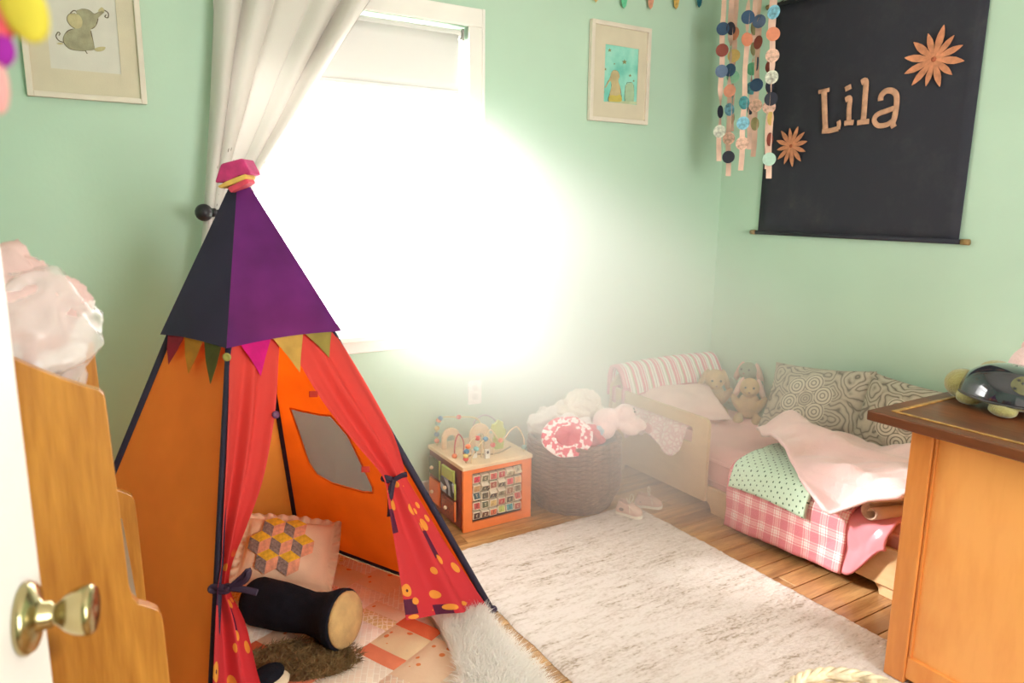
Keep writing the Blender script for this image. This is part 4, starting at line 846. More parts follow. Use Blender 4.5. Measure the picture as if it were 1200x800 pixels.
MB().ell((1.945, 2.64, .405), (.058, .04, .034), Matrix.Rotation(.4, 3, 'Z')).ell((2.0, 2.60, .39), (.045, .03, .027), Matrix.Rotation(-.4, 3, 'Y')).ell((1.885, 2.60, .405), (.045, .032, .022)).ell((2.02, 2.57, .375), (.03, .022, .02)).build('plush_body', whp, t, remesh=.007, rsm=6)
MB().ell((1.90, 2.585, .425), (.05, .012, .018), Matrix.Rotation(.3, 3, 'Z')).build('ear', whp, t, smooth=True)
t = thing('sun_hat', 'crimson sun hat with a red floral brim hanging over the basket edge', 'hat', (1.83, 2.50, .33))
hn = V((-.35, -.75, .55)).normalized(); hc = V((1.820, 2.475, .392)); ha = V((1, -.35, 0)); ha = (ha - hn * ha.dot(hn)).normalized(); hbv = hn.cross(ha)
def hat(r0, r1, h0, h1, wob, nn=5):
    return MB().grid(lambda u, v: hc + ha * ((r0 + (r1 - r0) * v) * math.cos(u * 2 * PI)) + hbv * ((r0 + (r1 - r0) * v) * math.sin(u * 2 * PI) * .8) + hn * (h0 + (h1 - h0) * v ** .7 + wob * v * math.sin(u * 2 * PI * 7)), 56, 8)
hat(.055, .118, .0, -.018, .008).build('brim', flo_m, t, smooth=True, solid=.003)
hat(.002, .058, .048, .0, .003).build('crown', redc, t, smooth=True, solid=.003)
crum('red_shirt', 'crumpled crimson shirt tucked between hat and towel', 'shirt', (1.985, 2.52, .35), (.06, .05, .042), redc, .5, 18)
crum('blue_cloth', 'small pale blue cloth peeking from the basket', 'cloth', (2.025, 2.505, .372), (.035, .03, .022), M('pale blue cotton', (170, 200, 210), .9, .08, 12, .2), .4, 20)
t = thing('pink_bear', 'pale pink plush bear slumped over the basket edge toward the bed', 'plush toy', (2.12, 2.53, .33))
MB().ell((2.09, 2.535, .405), (.075, .06, .062)).ell((2.165, 2.50, .44), (.052, .046, .046)).ell((2.215, 2.46, .39), (.055, .032, .03), Matrix.Rotation(.5, 3, 'Y')).ell((2.055, 2.50, .37), (.05, .04, .04)).ell((2.165, 2.46, .37), (.06, .03, .028), Matrix.Rotation(.35, 3, 'Y')).ell((2.20, 2.535, .455), (.018, .012, .018)).ell((2.135, 2.475, .475), (.018, .012, .018)).build('plush_body', pinkp, t, remesh=.008, rsm=6)
for p in ((2.195, 2.462, .452), (2.212, 2.49, .455)): MB().ell(p, .005).build('eye', dark_m, t, smooth=True)
MB().ell((2.268, 2.445, .365), (.012, .026, .026)).build('paw_pad', M('rosy paw pad', (232, 178, 178), .9), t, smooth=True)

# ================================================================== SHOES
shoe_m = M('dusty pink canvas', (220, 186, 170), .9, .06, 20, .3, 260); sole_m = M('white rubber', (232, 224, 208), .6, .04); lace_m = M('cream lace', (238, 226, 206), .8)
def shoe(loc, ang, label):
    Rz = Matrix.Rotation(ang, 3, 'Z'); T3 = lambda p: V(loc) + Rz @ V(p)
    t = thing('sneaker', label, 'shoe', loc, 'pair of small pink sneakers')
    prof = [(-.060, .020), (-.045, .026), (-.01, .025), (.03, .030), (.052, .026), (.064, .012)]
    out = [V((x, w_, 0)) for x, w_ in prof] + [V((.067, 0, 0))] + [V((x, -w_, 0)) for x, w_ in reversed(prof)] + [V((-.066, 0, 0))]
    out = cr(out + [out[0]], 4)[:-1]
    MB().poly([T3(p) for p in out], (0, 0, .014)).build('sole', sole_m, t, bevel=.003)
    rings = []
    for z, k, fx in ((.0135, .96, 1), (.028, .93, .98), (.040, .84, .80), (.050, .78, .42), (.058, .74, .20)):
        rings.append([T3((-.005 + (p.x + .005) * (k if p.x < 0 else k * fx), p.y * k, z + (.006 if p.x < -.03 and z > .045 else 0))) for p in out])
    mb = MB(); nn = len(out)
    for r in rings: mb.v += r
    for i in range(len(rings) - 1):
        for j in range(nn): a = i * nn + j; b = i * nn + (j + 1) % nn; mb.f.append((a, b, b + nn, a + nn))
    mb.build('upper', shoe_m, t, smooth=True, solid=.003)
    MB().ell(T3((.042, 0, .02)), (.022, .022, .014)).build('toe_cap', shoe_m, t, smooth=True)
    MB().ell(T3((-.02, 0, .028)), (.035, .017, .012)).build('insole', M('shoe lining', (120, 92, 80), .9), t, smooth=True)
    MB().obox(T3((.014, 0, .046)), (Rz @ V((.9, 0, -.42))).normalized(), Rz @ V((0, 1, 0)), (Rz @ V((.42, 0, .9))).normalized(), .022, .010, .002).build('tongue', shoe_m, t, bevel=.002)
    for q_ in (.0, .014, .028): MB().tube([T3((q_, -.016, .050 - q_ * .5)), T3((q_ + .003, 0, .054 - q_ * .5)), T3((q_, .016, .050 - q_ * .5))], .0018, 6).build('lace', lace_m, t, smooth=True)
    for s in (-1, 1): MB().tube(cr([T3((0, 0, .056)), T3((-.006, .018 * s, .085)), T3((0, .03 * s, .088)), T3((.006, .026 * s, .07)), T3((0, 0, .056))], 6), .0018, 6).build('lace_bow', lace_m, t, smooth=True); MB().tube(cr([T3((0, 0, .056)), T3((.012, .026 * s, .05)), T3((.02, .036 * s, .025))], 5), .0016, 6).build('lace_end', lace_m, t, smooth=True)
shoe(P(737, 603, 'z', .012) + V((0, 0, -.0)), -1.15, 'small pink canvas sneaker standing on the rug corner with looped lace'); shoe(V((2.235, 2.385, 0)), -.75, 'small pink canvas sneaker standing on the wood floor by the rug')

# ================================================================== TODDLER BED
bed = thing('toddler_bed', 'low pale maple toddler bed with a slotted guard rail', 'bed', (2.81, 2.07, 0))
FXb = 2.44; BX = 3.18; YH = 2.90; YF = 1.22
def arc(cy, cz, r, a0, a1, n=6): return [(cy + r * math.cos(a0 + (a1 - a0) * i / n), cz + r * math.sin(a0 + (a1 - a0) * i / n)) for i in range(n + 1)]
pr_ = [(YH, 0), (YH, .12), (YF, .12), (YF, 0), (1.36, 0)] + [(1.365, .02), (1.38, .038), (1.40, .046), (1.97, .046), (1.985, .038), (1.995, .02), (2.0, 0), (2.185, 0), (2.19, .02), (2.20, .038), (2.215, .046), (2.80, .046), (2.81, .038), (2.82, .02), (2.825, 0)]
MB().poly([(FXb, y, z) for y, z in pr_], (.022, 0, 0)).build('side_rail', maple_m, bed, bevel=.003)
MB().poly([(BX - .022, y, z) for y, z in pr_], (.022, 0, 0)).build('side_rail', maple_m, bed, bevel=.003)
o = [(YH, .05), (YH, .445)] + arc(2.212 + .035, .445 - .035, .035, PI / 2, PI)[0:] + [(2.212, .05)]
h = [(2.86, .305), (2.86, .385)] + arc(2.325, .37, .015, PI / 2, PI, 3) + arc(2.325, .32, .015, PI, PI * 1.5, 3)
MB().poly([(FXb - .002, y, z) for y, z in o], (-.018, 0, 0), [[(FXb - .002, y, z) for y, z in h]]).build('guard_rail', maple_m, bed, bevel=.004)
pr_ = [(FXb - .02, 0), (FXb - .02, .45), (FXb + .02, .50), (FXb + .08, .525), ((FXb + BX) / 2, .535), (BX - .08, .525), (BX - .02, .50), (BX, .45), (BX, 0), (BX - .08, 0), (BX - .09, .05), (FXb + .09, .05), (FXb + .08, 0)]
MB().poly([(x, YH + .004, z) for x, z in pr_], (0, .022, 0)).build('headboard', maple_m, bed, bevel=.004)
pr_ = [(FXb, 0), (FXb, .20), (FXb + .03, .225), (BX - .03, .225), (BX, .20), (BX, 0)]
MB().poly([(x, YF - .024, z) for x, z in pr_], (0, .022, 0)).build('footboard', maple_m, bed, bevel=.004)
MB().poly([(FXb - .002, y, z) for y, z in ((YF, .05), (YF, .20), (1.42, .20), (1.44, .19), (1.45, .17), (1.45, .05))], (-.018, 0, 0)).build('foot_rail', maple_m, bed, bevel=.004)
for yy in [1.35 + i * .19 for i in range(8)]: box('slat', (FXb + .023, yy, .085), (BX - .023, yy + .07, .10), maple_m, bed)
sheet = M('pink jersey sheet', (240, 178, 176), .9, .04, 6, .12, 160)
MX0, MX1, MY0, MY1, MZ0, MZ1 = 2.472, 3.15, 1.30, 2.885, .101, .292
mt = thing('mattress', 'pink sheeted mattress in the toddler bed', 'mattress', ((MX0 + MX1) / 2, (MY0 + MY1) / 2, MZ0))
def mtop(x, y): 
    e = min(x - MX0, MX1 - x, y - MY0, MY1 - y); return MZ1 - .045 * (1 - sm(e, -.01, .10)) + .003 * noise.noise(V((x * 9, y * 9, 0)))
MB().box((MX0, MY0, MZ0), (MX1, MY1, MZ0 + .14)).build('mattress_side', sheet, mt, bevel=.012)
MB().grid(lambda u, v: (MX0 + .004 + (MX1 - MX0 - .008) * u, MY0 + .004 + (MY1 - MY0 - .008) * v, mtop(MX0 + (MX1 - MX0) * u, MY0 + (MY1 - MY0) * v) - .03 * (1 - sm(min(u, 1 - u), 0, .02)) * 1 - .012 * (1 - sm(min(v, 1 - v), 0, .01))), 40, 60).build('sheet_top', sheet, mt, smooth=True)
for z in (.232, .140): MB().tube([(MX0 - .001, MY0 + .01, z), (MX0 - .001, MY1 - .01, z)], .0035, 6).build('seam_piping', sheet, mt, smooth=True)

# bumper over the headboard
m, nt, bs = nodes('striped bumper'); sp = nt.nodes.new('ShaderNodeSeparateXYZ'); nt.links.new(coords(nt, 'UV'), sp.inputs[0])
fr_ = math_(nt, 'FRACT', math_(nt, 'MULTIPLY', sp.outputs[0], 6.2))
c = ramp(nt, fr_, [(0, (222, 118, 140)), (.16, (244, 236, 226)), (.20, (228, 128, 150)), (.30, (244, 234, 226)), (.36, (170, 130, 124)), (.39, (244, 238, 228)), (.52, (176, 178, 136)), (.59, (226, 122, 144)), (.72, (244, 236, 228)), (.84, (168, 122, 122)), (.87, (244, 236, 228))], 'CONSTANT')
finish(nt, bs, c, .9, .15, 160); str_m = m; hem_m = M('rose binding', (206, 92, 116), .85, .06, 20, .15)
bmp = thing('bed_bumper', 'pink and white striped bumper draped over the headboard', 'bed bumper', (2.78, 2.86, .40))
bpf = [(2.945, .40), (2.940, .50), (2.925, .548), (2.89, .562), (2.855, .545), (2.83, .50), (2.81, .455), (2.80, .42)]
bc2 = cr([V((0, y, z)) for y, z in bpf], 5)
def bum(u, v):
    p = bc2[min(len(bc2) - 1, int(round(v * (len(bc2) - 1))))]; x = 2.425 + .715 * u; k = sm(v, .4, 1)
    return (x, p.y - .012 * k * math.sin(u * PI) - .004 * math.sin(u * 20) * k, p.z + .008 * math.sin(u * PI) - .004 + .03 * k * u ** 2 - .006 * math.cos(u * 17) * k)
MB().grid(bum, 60, len(bc2) - 1, 1, 1).build('bumper_pad', str_m, bmp, smooth=True, solid=.02)
MB().tube([V(bum(i / 30, 1)) for i in range(31)], .010, 8).build('binding', hem_m, bmp, smooth=True)
for y in (2.875, 2.80):
    k = MB().tube([(FXb - .03, y, .375), (FXb - .03, y, .452), (FXb + .006, y, .455), (FXb + .006, y, .372), (FXb - .03, y, .375)], .009, 8, flat=(V((0, 1, 0)), .9)).build('ribbon_tie', hem_m, bmp, smooth=True)
    if y < 2.85:
        for q_ in ((.03, -.05), (-.03, -.06)): MB().tube([(FXb - .034, y, .38), (FXb - .038, y + q_[0], .38 + q_[1])], .006, 6, flat=(V((1, 0, 0)), .3)).build('ribbon_end', hem_m, k, smooth=True)

# soft things on the bed
pillow_m = M('pale pink pillowcase', (244, 204, 198), .9, .05, 8, .2, 120)
tag(pillow('pillow', (2.70, 2.655, .365), (.93, -.36, .05), (.33, .85, .34), .43, .31, .16, pillow_m, seed=2), 'pale pink pillow against the striped bumper', 'pillow')
m, nt, bs = nodes('black line print linen'); uv = coords(nt, 'UV', (1, 1, 1))
def rings(cx, cy, freq):
    mp = N(nt, 'ShaderNodeMapping'); mp.inputs['Location'].default_value = (-cx, -cy, 0); nt.links.new(uv, mp.inputs[0]); ln = nt.nodes.new('ShaderNodeVectorMath'); ln.operation = 'LENGTH'; nt.links.new(mp.outputs[0], ln.inputs[0]); return ln.outputs['Value']
d0 = rings(.26, .18, 1)
petals = None
for i in range(6):
    a = i * PI / 3 + .3; d = rings(.26 + .085 * math.cos(a), .18 + .085 * math.sin(a), 1); petals = d if petals is None else math_(nt, 'MINIMUM', petals, d)
vo = N(nt, 'ShaderNodeTexVoronoi', i_Scale=8.0); nt.links.new(uv, vo.inputs['Vector'])
nzd = N(nt, 'ShaderNodeTexNoise', i_Scale=6.0); nt.links.new(uv, nzd.inputs['Vector'])
ps = math_(nt, 'SINE', math_(nt, 'MULTIPLY', petals, 400.0)); cs = math_(nt, 'SINE', math_(nt, 'MULTIPLY', d0, 520.0)); bsn = math_(nt, 'SINE', math_(nt, 'ADD', math_(nt, 'MULTIPLY', vo.outputs['Distance'], 34.0), math_(nt, 'MULTIPLY', nzd.outputs[0], 70.0)))
inp = math_(nt, 'LESS_THAN', petals, .05); inc = math_(nt, 'LESS_THAN', d0, .045)
mixf = nt.nodes.new('ShaderNodeMix'); mixf.data_type = 'FLOAT'; nt.links.new(inp, mixf.inputs[0]); nt.links.new(bsn, mixf.inputs[2]); nt.links.new(ps, mixf.inputs[3])
mixg = nt.nodes.new('ShaderNodeMix'); mixg.data_type = 'FLOAT'; nt.links.new(inc, mixg.inputs[0]); nt.links.new(mixf.outputs[0], mixg.inputs[2]); nt.links.new(cs, mixg.inputs[3])
finish(nt, bs, mixc(nt, inp, ramp(nt, math_(nt, 'ADD', math_(nt, 'MULTIPLY', mixg.outputs[0], .5), .5), [(.0, (112, 104, 94)), (.16, (166, 156, 140)), (.9, (190, 180, 162))]), ramp(nt, math_(nt, 'ADD', math_(nt, 'MULTIPLY', mixg.outputs[0], .5), .5), [(.04, (120, 112, 100)), (.25, (196, 186, 168)), (.9, (214, 204, 186))])), .9, .15, 160); line_m = m
tag(pillow('patterned_cushion', (3.035, 2.12, .470), (.07, -1, .10), (.36, .03, .93), .53, .36, .13, line_m, seed=5), 'grey line-print cushion with a big flower leaning beside the plush rabbits', 'cushion', 'line-print cushions on the bed')
tag(pillow('patterned_cushion', (3.045, 1.66, .475), (.03, -1, -.05), (.36, 0, .93), .46, .38, .13, line_m, seed=8), 'grey line-print cushion behind the dresser corner at the foot of the bed', 'cushion', 'line-print cushions on the bed')
brp = M('tan plush', (188, 158, 126), .95, .06, 15, .5, 170, sheen=.4); pke = M('dusty pink plush', (224, 176, 162), .95, .06, 15, .5, 170, sheen=.4); grp_ = M('grey green plush', (140, 148, 124), .95, .06, 15, .5, 170)
def bunny(label, c, s, yaw, lie, mat, earm, part_ear=True, grp=None):
    Rm = Matrix.Rotation(yaw, 3, 'Z') @ Matrix.Rotation(lie, 3, 'X'); f = lambda x, y, z: V(c) + Rm @ (V((x, y, z)) * s)
    t = thing('plush_rabbit', label, 'plush toy', c, grp)
    mb = MB(); mb.ell(f(0, 0, .07), (.06 * s, .055 * s, .07 * s), Rm); mb.ell(f(0, -.015, .175), (.05 * s, .052 * s, .048 * s), Rm); mb.ell(f(0, -.06, .165), (.025 * s, .025 * s, .022 * s), Rm)
    for k in (-1, 1): mb.ell(f(.058 * k, -.03, .09), (.02 * s, .022 * s, .055 * s), Rm @ Matrix.Rotation(.5 * k, 3, 'Y')); mb.ell(f(.045 * k, -.075, .022), (.026 * s, .055 * s, .024 * s), Rm)
    mb.build('plush_body', mat, t, remesh=.006, rsm=5)
    for k in (-1, 1):
        MB().ell(f(.055 * k, .0, .16), (.016 * s, .026 * s, .065 * s), Rm @ Matrix.Rotation(-.35 * k, 3, 'Y')).build('ear', earm, t, smooth=True); MB().ell(f(.02 * k, -.066, .19), .0055 * s).build('eye', dark_m, t, smooth=True)
    MB().ell(f(0, -.085, .172), (.006 * s, .005 * s, .004 * s)).build('nose', M('plush nose', (150, 96, 90), .8), t, smooth=True); return t
bunny('tan plush rabbit slumped forward next to the bumper', (2.99, 2.72, .29), 1.12, -.7, .25, brp, brp)
bunny('tan plush rabbit with pink ears leaning on the grey cushion', (3.03, 2.50, .285), 1.05, -.9, .12, brp, pke)
bunny('grey green plush rabbit behind the two tan rabbits', (3.13, 2.60, .33), 1.05, -1.2, -.05, grp_, pke)

# blankets over the bed side
def drape(name, label, cat, y0, y1, xin, zend, off, mat, seed=0, fold=.010, xo=None, skin=None, endf=None, yskew=0, sol=.006, us=1, vs=1):
    xe = FXb - .045 - off * .7 if xo is None else xo
    def path(u):
        zt = .30 + off; xi = xin(u) if callable(xin) else xin; ze = zend(u) if callable(zend) else zend
        pts = [V((xi, 0, zt + .005)), V(((xi + 2.50) / 2, 0, zt + .006)), V((2.50, 0, zt - .006)), V((xe + .035, 0, zt - .028)), V((xe + .008, 0, zt - .07))]
        pts = [p for p in pts if p.z > ze or p.x > xe + .04] + [V((xe, 0, ze + (zt - .07 - ze) * .5)), V((xe - .004, 0, ze))] if ze < zt - .1 else pts[:4] + [V((xe + .02, 0, ze))]
        return cr(pts, 6)
    def fn(u, v):
        p = path(u); L = [0]
        for a, b in zip(p, p[1:]): L.append(L[-1] + (b - a).length)
        s = v * L[-1]; i = 0
        while i < len(p) - 2 and L[i + 1] < s: i += 1
        k = (s - L[i]) / max(1e-6, L[i + 1] - L[i]); q_ = p[i].lerp(p[i + 1], k); y = y0 + (y1 - y0) * u + yskew * v
        w_ = noise.noise(V((y * 6 + seed, v * 2.5, seed))) + .5 * noise.noise(V((y * 14 + seed, v * 4, seed + 3)))
        hang = sm(v, .45, .9)
        return V((q_.x - abs(fold * w_) * hang * 1.3, y + fold * .6 * noise.noise(V((v * 5, seed, u * 2))), q_.z + abs(fold * w_) * (1 - hang) * 1.4))
    o = MB().grid(fn, 44, 44, us, vs).build(name, mat, None, smooth=True, solid=sol); return tag(o, label, cat)
satin = M('pink satin', (232, 142, 152), .25, .06, 6, .05, 60, coat=.3)
drape('satin_throw', 'shiny pink satin throw hanging beneath the gingham quilt', 'throw', 1.325, 1.70, 2.75, lambda u: .20 - .15 * sm(u, 0, .35), .004, satin, 3, .02, sol=.012)
m, nt, bs = nodes('pink gingham'); uv = coords(nt, 'UV'); sp = nt.nodes.new('ShaderNodeSeparateXYZ'); nt.links.new(uv, sp.inputs[0])
ga = math_(nt, 'SINE', math_(nt, 'MULTIPLY', sp.outputs[0], 2 * PI * 8)); gb = math_(nt, 'SINE', math_(nt, 'MULTIPLY', sp.outputs[1], 2 * PI * 8)); fa = math_(nt, 'SINE', math_(nt, 'MULTIPLY', sp.outputs[0], 2 * PI * 56)); fb_ = math_(nt, 'SINE', math_(nt, 'MULTIPLY', sp.outputs[1], 2 * PI * 56))
ga = math_(nt, 'GREATER_THAN', math_(nt, 'ADD', ga, math_(nt, 'MULTIPLY', fa, .8)), .25); gb = math_(nt, 'GREATER_THAN', math_(nt, 'ADD', gb, math_(nt, 'MULTIPLY', fb_, .8)), .25)
finish(nt, bs, ramp(nt, math_(nt, 'MULTIPLY', math_(nt, 'ADD', ga, gb), .5), [(0, (228, 136, 146)), (.5, (238, 176, 178)), (1, (248, 226, 222))]), .9, .2, 160); ging_m = m
drape('gingham_quilt', 'pink gingham quilt hanging over the bed side', 'quilt', 1.475, 2.045, 2.80, lambda u: .045 - .03 * u, .016, ging_m, 11, .010, sol=.012)
m, nt, bs = nodes('mint dotted fleece'); uv = coords(nt, 'UV', (18, 18, 1), (0, 0, .6)); vo = N(nt, 'ShaderNodeTexVoronoi', i_Scale=1.0, i_Randomness=.12); nt.links.new(uv, vo.inputs['Vector']); finish(nt, bs, mixc(nt, math_(nt, 'LESS_THAN', vo.outputs['Distance'], .17), (202, 224, 200), (78, 110, 84)), .95, .25, 140); mint_m = m
drape('mint_blanket', 'mint green dotted blanket between gingham quilt and pink fleece', 'blanket', 1.64, 2.02, 2.80, lambda u: .205 + .01 * math.sin(u * 3), .036, mint_m, 21, .008, sol=.016)
flm = M('pale pink fleece', (246, 208, 206), .95, .04, 5, .25, 120, sheen=.3)
def fleece(u, v):
    # u along the bed (foot to head), v from the wall side to the overhanging edge
    y = 1.30 + .80 * u
    vx = interp(u, [(0, 2.40), (.15, 2.36), (.30, 2.335), (.42, 2.375), (.55, 2.44), (.75, 2.53), (1, 2.64)]); x = 2.93 - .03 * u + (vx - 2.93) * v - .06 * (1 - v) * sm(u, .6, 1)
    p = V((x, y, 0)); top = .355 + .045 * noise.noise(V((x * 6, y * 5, 1))) + .03 * noise.noise(V((x * 13 + y * 6, y * 9, 4))) + .055 * math.exp(-((x - 2.72) ** 2 + (y - 2.0) ** 2) / .012) + .03 * math.exp(-((y - 1.55) ** 2) / .02)
    z = .385 + .075 * max(0, noise.noise(V((x * 5, y * 4, 1))) + .25) + .035 * abs(noise.noise(V((x * 9 + y * 5, y * 8, 4)))) + .05 * math.exp(-((x - 2.72) ** 2 + (y - 2.0) ** 2) / .010); hang = sm(2.50 - x, 0, .10); zl = interp(u, [(0, .41), (.12, .37), (.27, .275), (.4, .315), (.6, .35), (1, .35)])
    z = z + (zl - z) * hang * .95; z = max(z, .366 if x > 2.43 else zl - .005)
    return (x, y, z)
o = MB().grid(fleece, 70, 46).build('fleece_blanket', flm, None, smooth=True, solid=.014); tag(o, 'pale pink fleece blanket crumpled on top of the bed covers', 'blanket')
rc_ = P(1028, 580, 'x', 2.47)
t = thing('rolled_cloth', 'small tan rolled cloth beside the dresser at the foot of the bed', 'cloth', (2.55, 1.37, .29))
mb = MB(); sp_ = [V((0, (.008 + .0042 * a) * math.cos(a), (.008 + .0042 * a) * math.sin(a))) for a in [i * .35 for i in range(24)]]
mb.grid(lambda u, v: V((2.395 + .26 * v, 1.40 - .10 * v, .318)) + sp_[min(23, int(round(u * 23)))], 23, 8); mb.build('roll', M('tan fleece', (212, 180, 156), .95, .06, 10, .3, 150), t, smooth=True, solid=.007)
m, nt, bs = nodes('pink crochet'); vo = N(nt, 'ShaderNodeTexVoronoi', i_Scale=40.0, feature='DISTANCE_TO_EDGE'); nt.links.new(coords(nt), vo.inputs['Vector']); finish(nt, bs, ramp(nt, vo.outputs['Distance'], [(.05, (232, 186, 190)), (.2, (246, 222, 218))]), .95, .4, 90); cro_m = m
def cro(u, v):
    y = 2.80 - .44 * u; s = v; x = 2.50 - .13 * s + .012 * math.sin(u * 21) * s; z = .338 + .03 * math.sin(PI * min(1, s * 1.4)) - .075 * sm(s, .55, 1) * (1 + .35 * math.sin(u * 9)) + .010 * math.sin(u * 26) * sm(s, .2, .6)
    if FXb - .03 < x < FXb + .006: z = max(z, .322)
    return (x, y, min(z, .372 if x > FXb - .03 else .38))
o = MB().grid(cro, 50, 26).build('crochet_blanket', cro_m, None, smooth=True, solid=.012); tag(o, 'pale pink crochet blanket pulled through the guard rail slot', 'blanket')

# ================================================================== DRESSER AND WHAT STANDS ON IT
dr = thing('dresser', 'honey maple dresser with a dark cherry top', 'dresser', (2.5, .85, 0))
bx0, bx1, by0, by1, DT = 2.0, 3.10, .56, 1.075, .83
for x, y in ((bx0, by0), (bx0, by1 - .062), (bx1 - .062, by0), (bx1 - .062, by1 - .062)): box('corner_post', (x, y, .0135), (x + .062, y + .062, DT - .03), dpost_m, dr, .004)
for x in (bx0 + .012, bx1 - .03):
    box('side_panel', (x + .004, by0 + .06, .07), (x + .018, by1 - .06, DT - .031), dress_m, dr); 
box('bottom_rail', (bx0 + .006, by0 + .062, .03), (bx0 + .024, by1 - .062, .10), dress_m, dr, .003)
box('panel_bead', (bx0 + .006, by1 - .072, .10), (bx0 + .016, by1 - .0625, DT - .032), dpost_m, dr, .003)
box('back_panel', (bx0 + .062, by1 - .02, .05), (bx1 - .062, by1 - .006, DT - .031), dress_m, dr); box('base_board', (bx0 + .062, by0 + .03, .06), (bx1 - .062, by1 - .025, .075), dress_m, dr)
for i in range(3):
    z0 = .09 + i * .237; d = box('drawer', (bx0 + .066, by0 + .004, z0), (bx1 - .066, by0 + .4, z0 + .225), dress_m, dr, .004)
    for x in (2.3, 2.8): MB().lathe([(0, 0), (.009, 0), (.009, .014), (.018, .022), (.016, .03), (0, .033)], (x, by0 + .004, z0 + .112), (0, -1, 0), 16).build('drawer_knob', brass_m, d, smooth=True)
top = box('dresser_top', (1.92, .50, DT - .03), (3.15, 1.165, DT), dtop_m, dr, .004)
ix0, ix1, iy0, iy1 = 1.965, 3.10, .545, 1.12
for a, b in (((ix0, iy0), (ix0 + .012, iy1)), ((ix1 - .012, iy0), (ix1, iy1)), ((ix0 + .012, iy0), (ix1 - .012, iy0 + .012)), ((ix0 + .012, iy1 - .012), (ix1 - .012, iy1))): box('inlay_line', (a[0], a[1], DT), (b[0], b[1], DT + .003), inlay_m, top, .001)

olv = M('olive green plush', (150, 142, 84), .95, .1, 15, .5, 170, sheen=.4)
tb = P(1175, 487, 'z', DT); 
tA = P(1118, 468, 'z', DT); 
ax1 = (V((tb.x, tb.y, 0)) - V((tA.x, tA.y, 0))).normalized(); ax2 = V((-ax1.y, ax1.x, 0))
if ax2.dot(V((1, 0, 0))) < 0: ax2 = -ax2
hc_ = tA + ax2 * .03; bc_ = hc_ + ax1 * .125 + ax2 * .05
tur = thing('turtle_lamp', 'turtle night light with glossy dark shell and olive plush body on the dresser', 'night light', (bc_.x, bc_.y, DT))
rotA = Matrix((ax1, ax2, UZ)).transposed()
MB().ell(bc_ + V((0, 0, .042)), (.135, .105, .036), rotA).ell(hc_ + V((0, 0, .048)) + ax1 * -.005, (.055, .05, .046), rotA).ell(hc_ + ax1 * .06 + ax2 * .0 + V((0, 0, .045)), (.05, .04, .032), rotA).ell(hc_ + ax1 * .05 + ax2 * .06 + V((0, 0, .09)), (.055, .05, .04), rotA).ell(bc_ - ax2 * .095 + ax1 * .06 + V((0, 0, .02)), (.045, .03, .02), rotA).ell(bc_ - ax2 * .085 - ax1 * .07 + V((0, 0, .02)), (.04, .03, .02), rotA).build('plush_body', olv, tur, remesh=.007, rsm=5)
shm, nt, bs = nodes('dark glossy shell'); finish(nt, bs, (34, 36, 44), .08, coat=1.0)
def shell(u, v):
    a = u * 2 * PI; b = v * PI / 2; k = math.cos(b) ** .8
    return bc_ + ax1 * (.155 * k * math.cos(a)) + ax2 * (.120 * k * math.sin(a)) + V((0, 0, .035 + .095 * math.sin(b)))
MB().grid(shell, 48, 16).build('shell', shm, tur, smooth=True, solid=.003)
MB().tube([V(shell(i / 40, .02)) for i in range(41)], .0035, 6).build('shell_rim', M('shell rim', (70, 68, 66), .3), tur, smooth=True)
reflection_m = M('olive shell reflection', (92, 90, 54), .15, .1, 20, 0, coat=.8)  # olive reflection on the glossy shell, painted as an oval facing the camera
cdr = CAM - bc_; ua = (math.atan2(cdr.dot(ax2) / .120, cdr.dot(ax1) / .155) / (2 * PI)) % 1
def spt(u, v):
    q_ = V(shell(ua + .04 + .055 * v * math.cos(2 * PI * u), .45 + .2 * v * math.sin(2 * PI * u))); return q_ + (q_ - bc_ - V((0, 0, .02))).normalized() * .0022
MB().grid(spt, 24, 4).build('shell_reflection', reflection_m, tur, smooth=True)
for u, v in ((ua, .36), (ua + .025, .48), (ua + .04, .40), (ua + .06, .33), (ua + .08, .46), (ua + .01, .54)):
    c = V(shell(u, v)); n_ = (c - bc_ - V((0, 0, .02))).normalized(); s1 = n_.cross(UZ).normalized(); s2 = n_.cross(s1)
    MB().poly([c + n_ * .0032 + s1 * ((.006 if i % 2 == 0 else .0026) * math.cos(i * PI / 5)) + s2 * ((.006 if i % 2 == 0 else .0026) * math.sin(i * PI / 5)) for i in range(10)], n_ * .0006).build('star_cutout', M('star dark', (24, 24, 22), .5), tur)
d_ = ray(1222, 432); pb = CAM + d_ * (2.50 / d_.x)
t = thing('pink_plush_ball', 'round pale pink plush behind the turtle night light', 'plush toy', (pb.x, pb.y, DT))
hh_ = (pb.z - DT + .08) / 2
MB().ell((pb.x, pb.y, DT + hh_), (.10, .09, hh_), None, 24, 16).build('plush_body', pinkp, t, smooth=True)
for k in (-1, 1): MB().ell((pb.x + .02, pb.y - .05 * k, DT + hh_ * 1.75), (.016, .024, .024)).build('ear', pinkp, t, smooth=True)

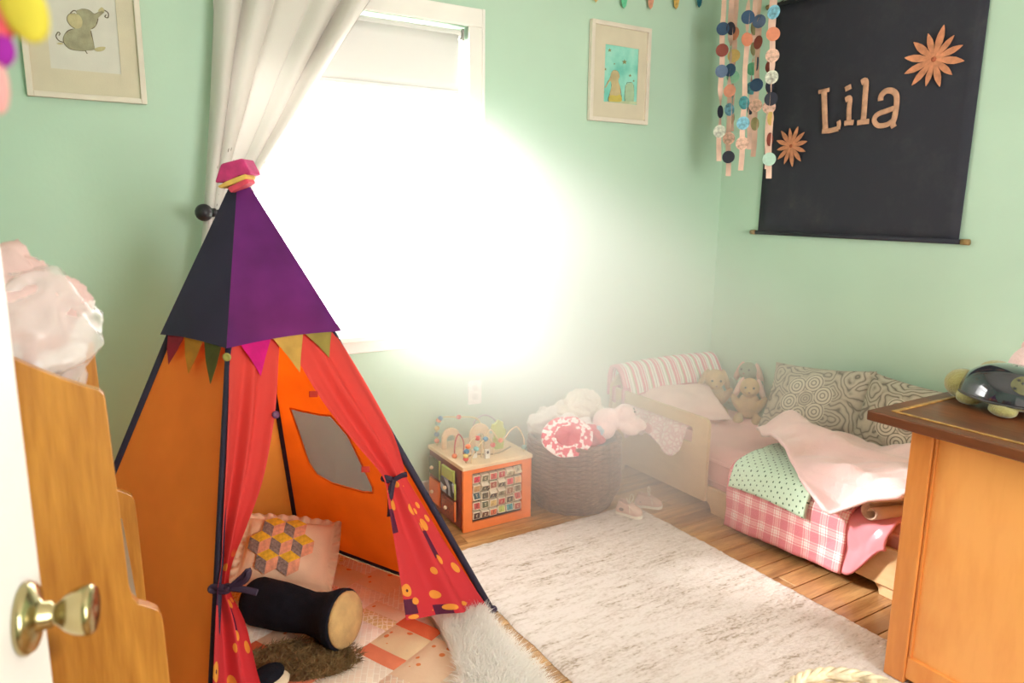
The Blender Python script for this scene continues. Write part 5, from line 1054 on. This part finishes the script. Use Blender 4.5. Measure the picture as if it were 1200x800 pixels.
# ================================================================== WICKER BASKET IN FRONT OF THE DRESSER
wm = M('pale willow', (236, 212, 178), .6, .2, 30, .2, 120)
wc = V((1.335, .735, .0135)); wr_ = .168; wh = .345
wb = thing('wicker_basket', 'pale willow basket rim in front of the dresser', 'basket', wc)
for i in range(14):
    z = .012 + i * (wh - .02) / 13; r = .12 + .048 * z / wh
    MB().tube([(wc.x + (r + .004 * math.sin(k * PI / 2 + (i % 2) * PI)) * math.cos(k * 2 * PI / 64), wc.y + (r + .004 * math.sin(k * PI / 2 + (i % 2) * PI)) * math.sin(k * 2 * PI / 64), z) for k in range(65)], .0115, 6, cap=False).build('weave_row', wm, wb, smooth=True)
for j in range(3):
    MB().tube([(wc.x + (wr_ + .007 * math.cos(k * .9 + j * 2.1)) * math.cos(k * 2 * PI / 90), wc.y + (wr_ + .007 * math.cos(k * .9 + j * 2.1)) * math.sin(k * 2 * PI / 90), wh + .006 * math.sin(k * .9 + j * 2.1)) for k in range(91)], .006, 6, cap=False).build('braided_rim', wm, wb, smooth=True)
MB().lathe([(0, 0), (.118, 0), (.118, .01), (0, .01)], wc, (0, 0, 1), 32).build('base', wm, wb)
# ================================================================== HAZE
hz, nt, bs = nodes('sunlit haze'); nt.nodes.remove(bs)
ge = nt.nodes.new('ShaderNodeNewGeometry'); sx = nt.nodes.new('ShaderNodeSeparateXYZ'); nt.links.new(ge.outputs['Position'], sx.inputs[0])
dist = math_(nt, 'SUBTRACT', Y1, sx.outputs[1])
k = math_(nt, 'DIVIDE', dist, -SUN.y)
ax_ = math_(nt, 'SUBTRACT', sx.outputs[0], math_(nt, 'MULTIPLY', k, SUN.x)); cz_ = math_(nt, 'SUBTRACT', sx.outputs[2], math_(nt, 'MULTIPLY', k, SUN.z))
def mr(v, a, b, c=0., d=1.):
    m = N(nt, 'ShaderNodeMapRange', interpolation_type='SMOOTHSTEP'); nt.links.new(v, m.inputs[0])
    for i, q in enumerate((a, b, c, d)): m.inputs[i + 1].default_value = q
    return m.outputs[0]
HZ_D = 2.7
den = mr(cz_, 2.0, 1.58); den = math_(nt, 'MULTIPLY', den, mr(cz_, .0, .75)); den = math_(nt, 'MULTIPLY', den, mr(ax_, .8, 1.3)); den = math_(nt, 'MULTIPLY', den, mr(ax_, 2.05, 1.5))  # light shaft and fading window glow put into the shape of the density
den = math_(nt, 'MULTIPLY', den, mr(k, 2.35, .05)); den = math_(nt, 'MULTIPLY', den, HZ_D)
vs = nt.nodes.new('ShaderNodeVolumeScatter'); vs.inputs['Color'].default_value = (1, 1, 1, 1); vs.inputs['Anisotropy'].default_value = .2
nt.links.new(den, vs.inputs['Density']); nt.links.new(vs.outputs[0], nt.nodes['Material Output'].inputs['Volume'])
tag(box('haze', (.45, 1.15, .03), (2.95, 2.935, 2.0), hz), 'bright hazy light drifting from the window into the room', 'haze', kind='stuff')
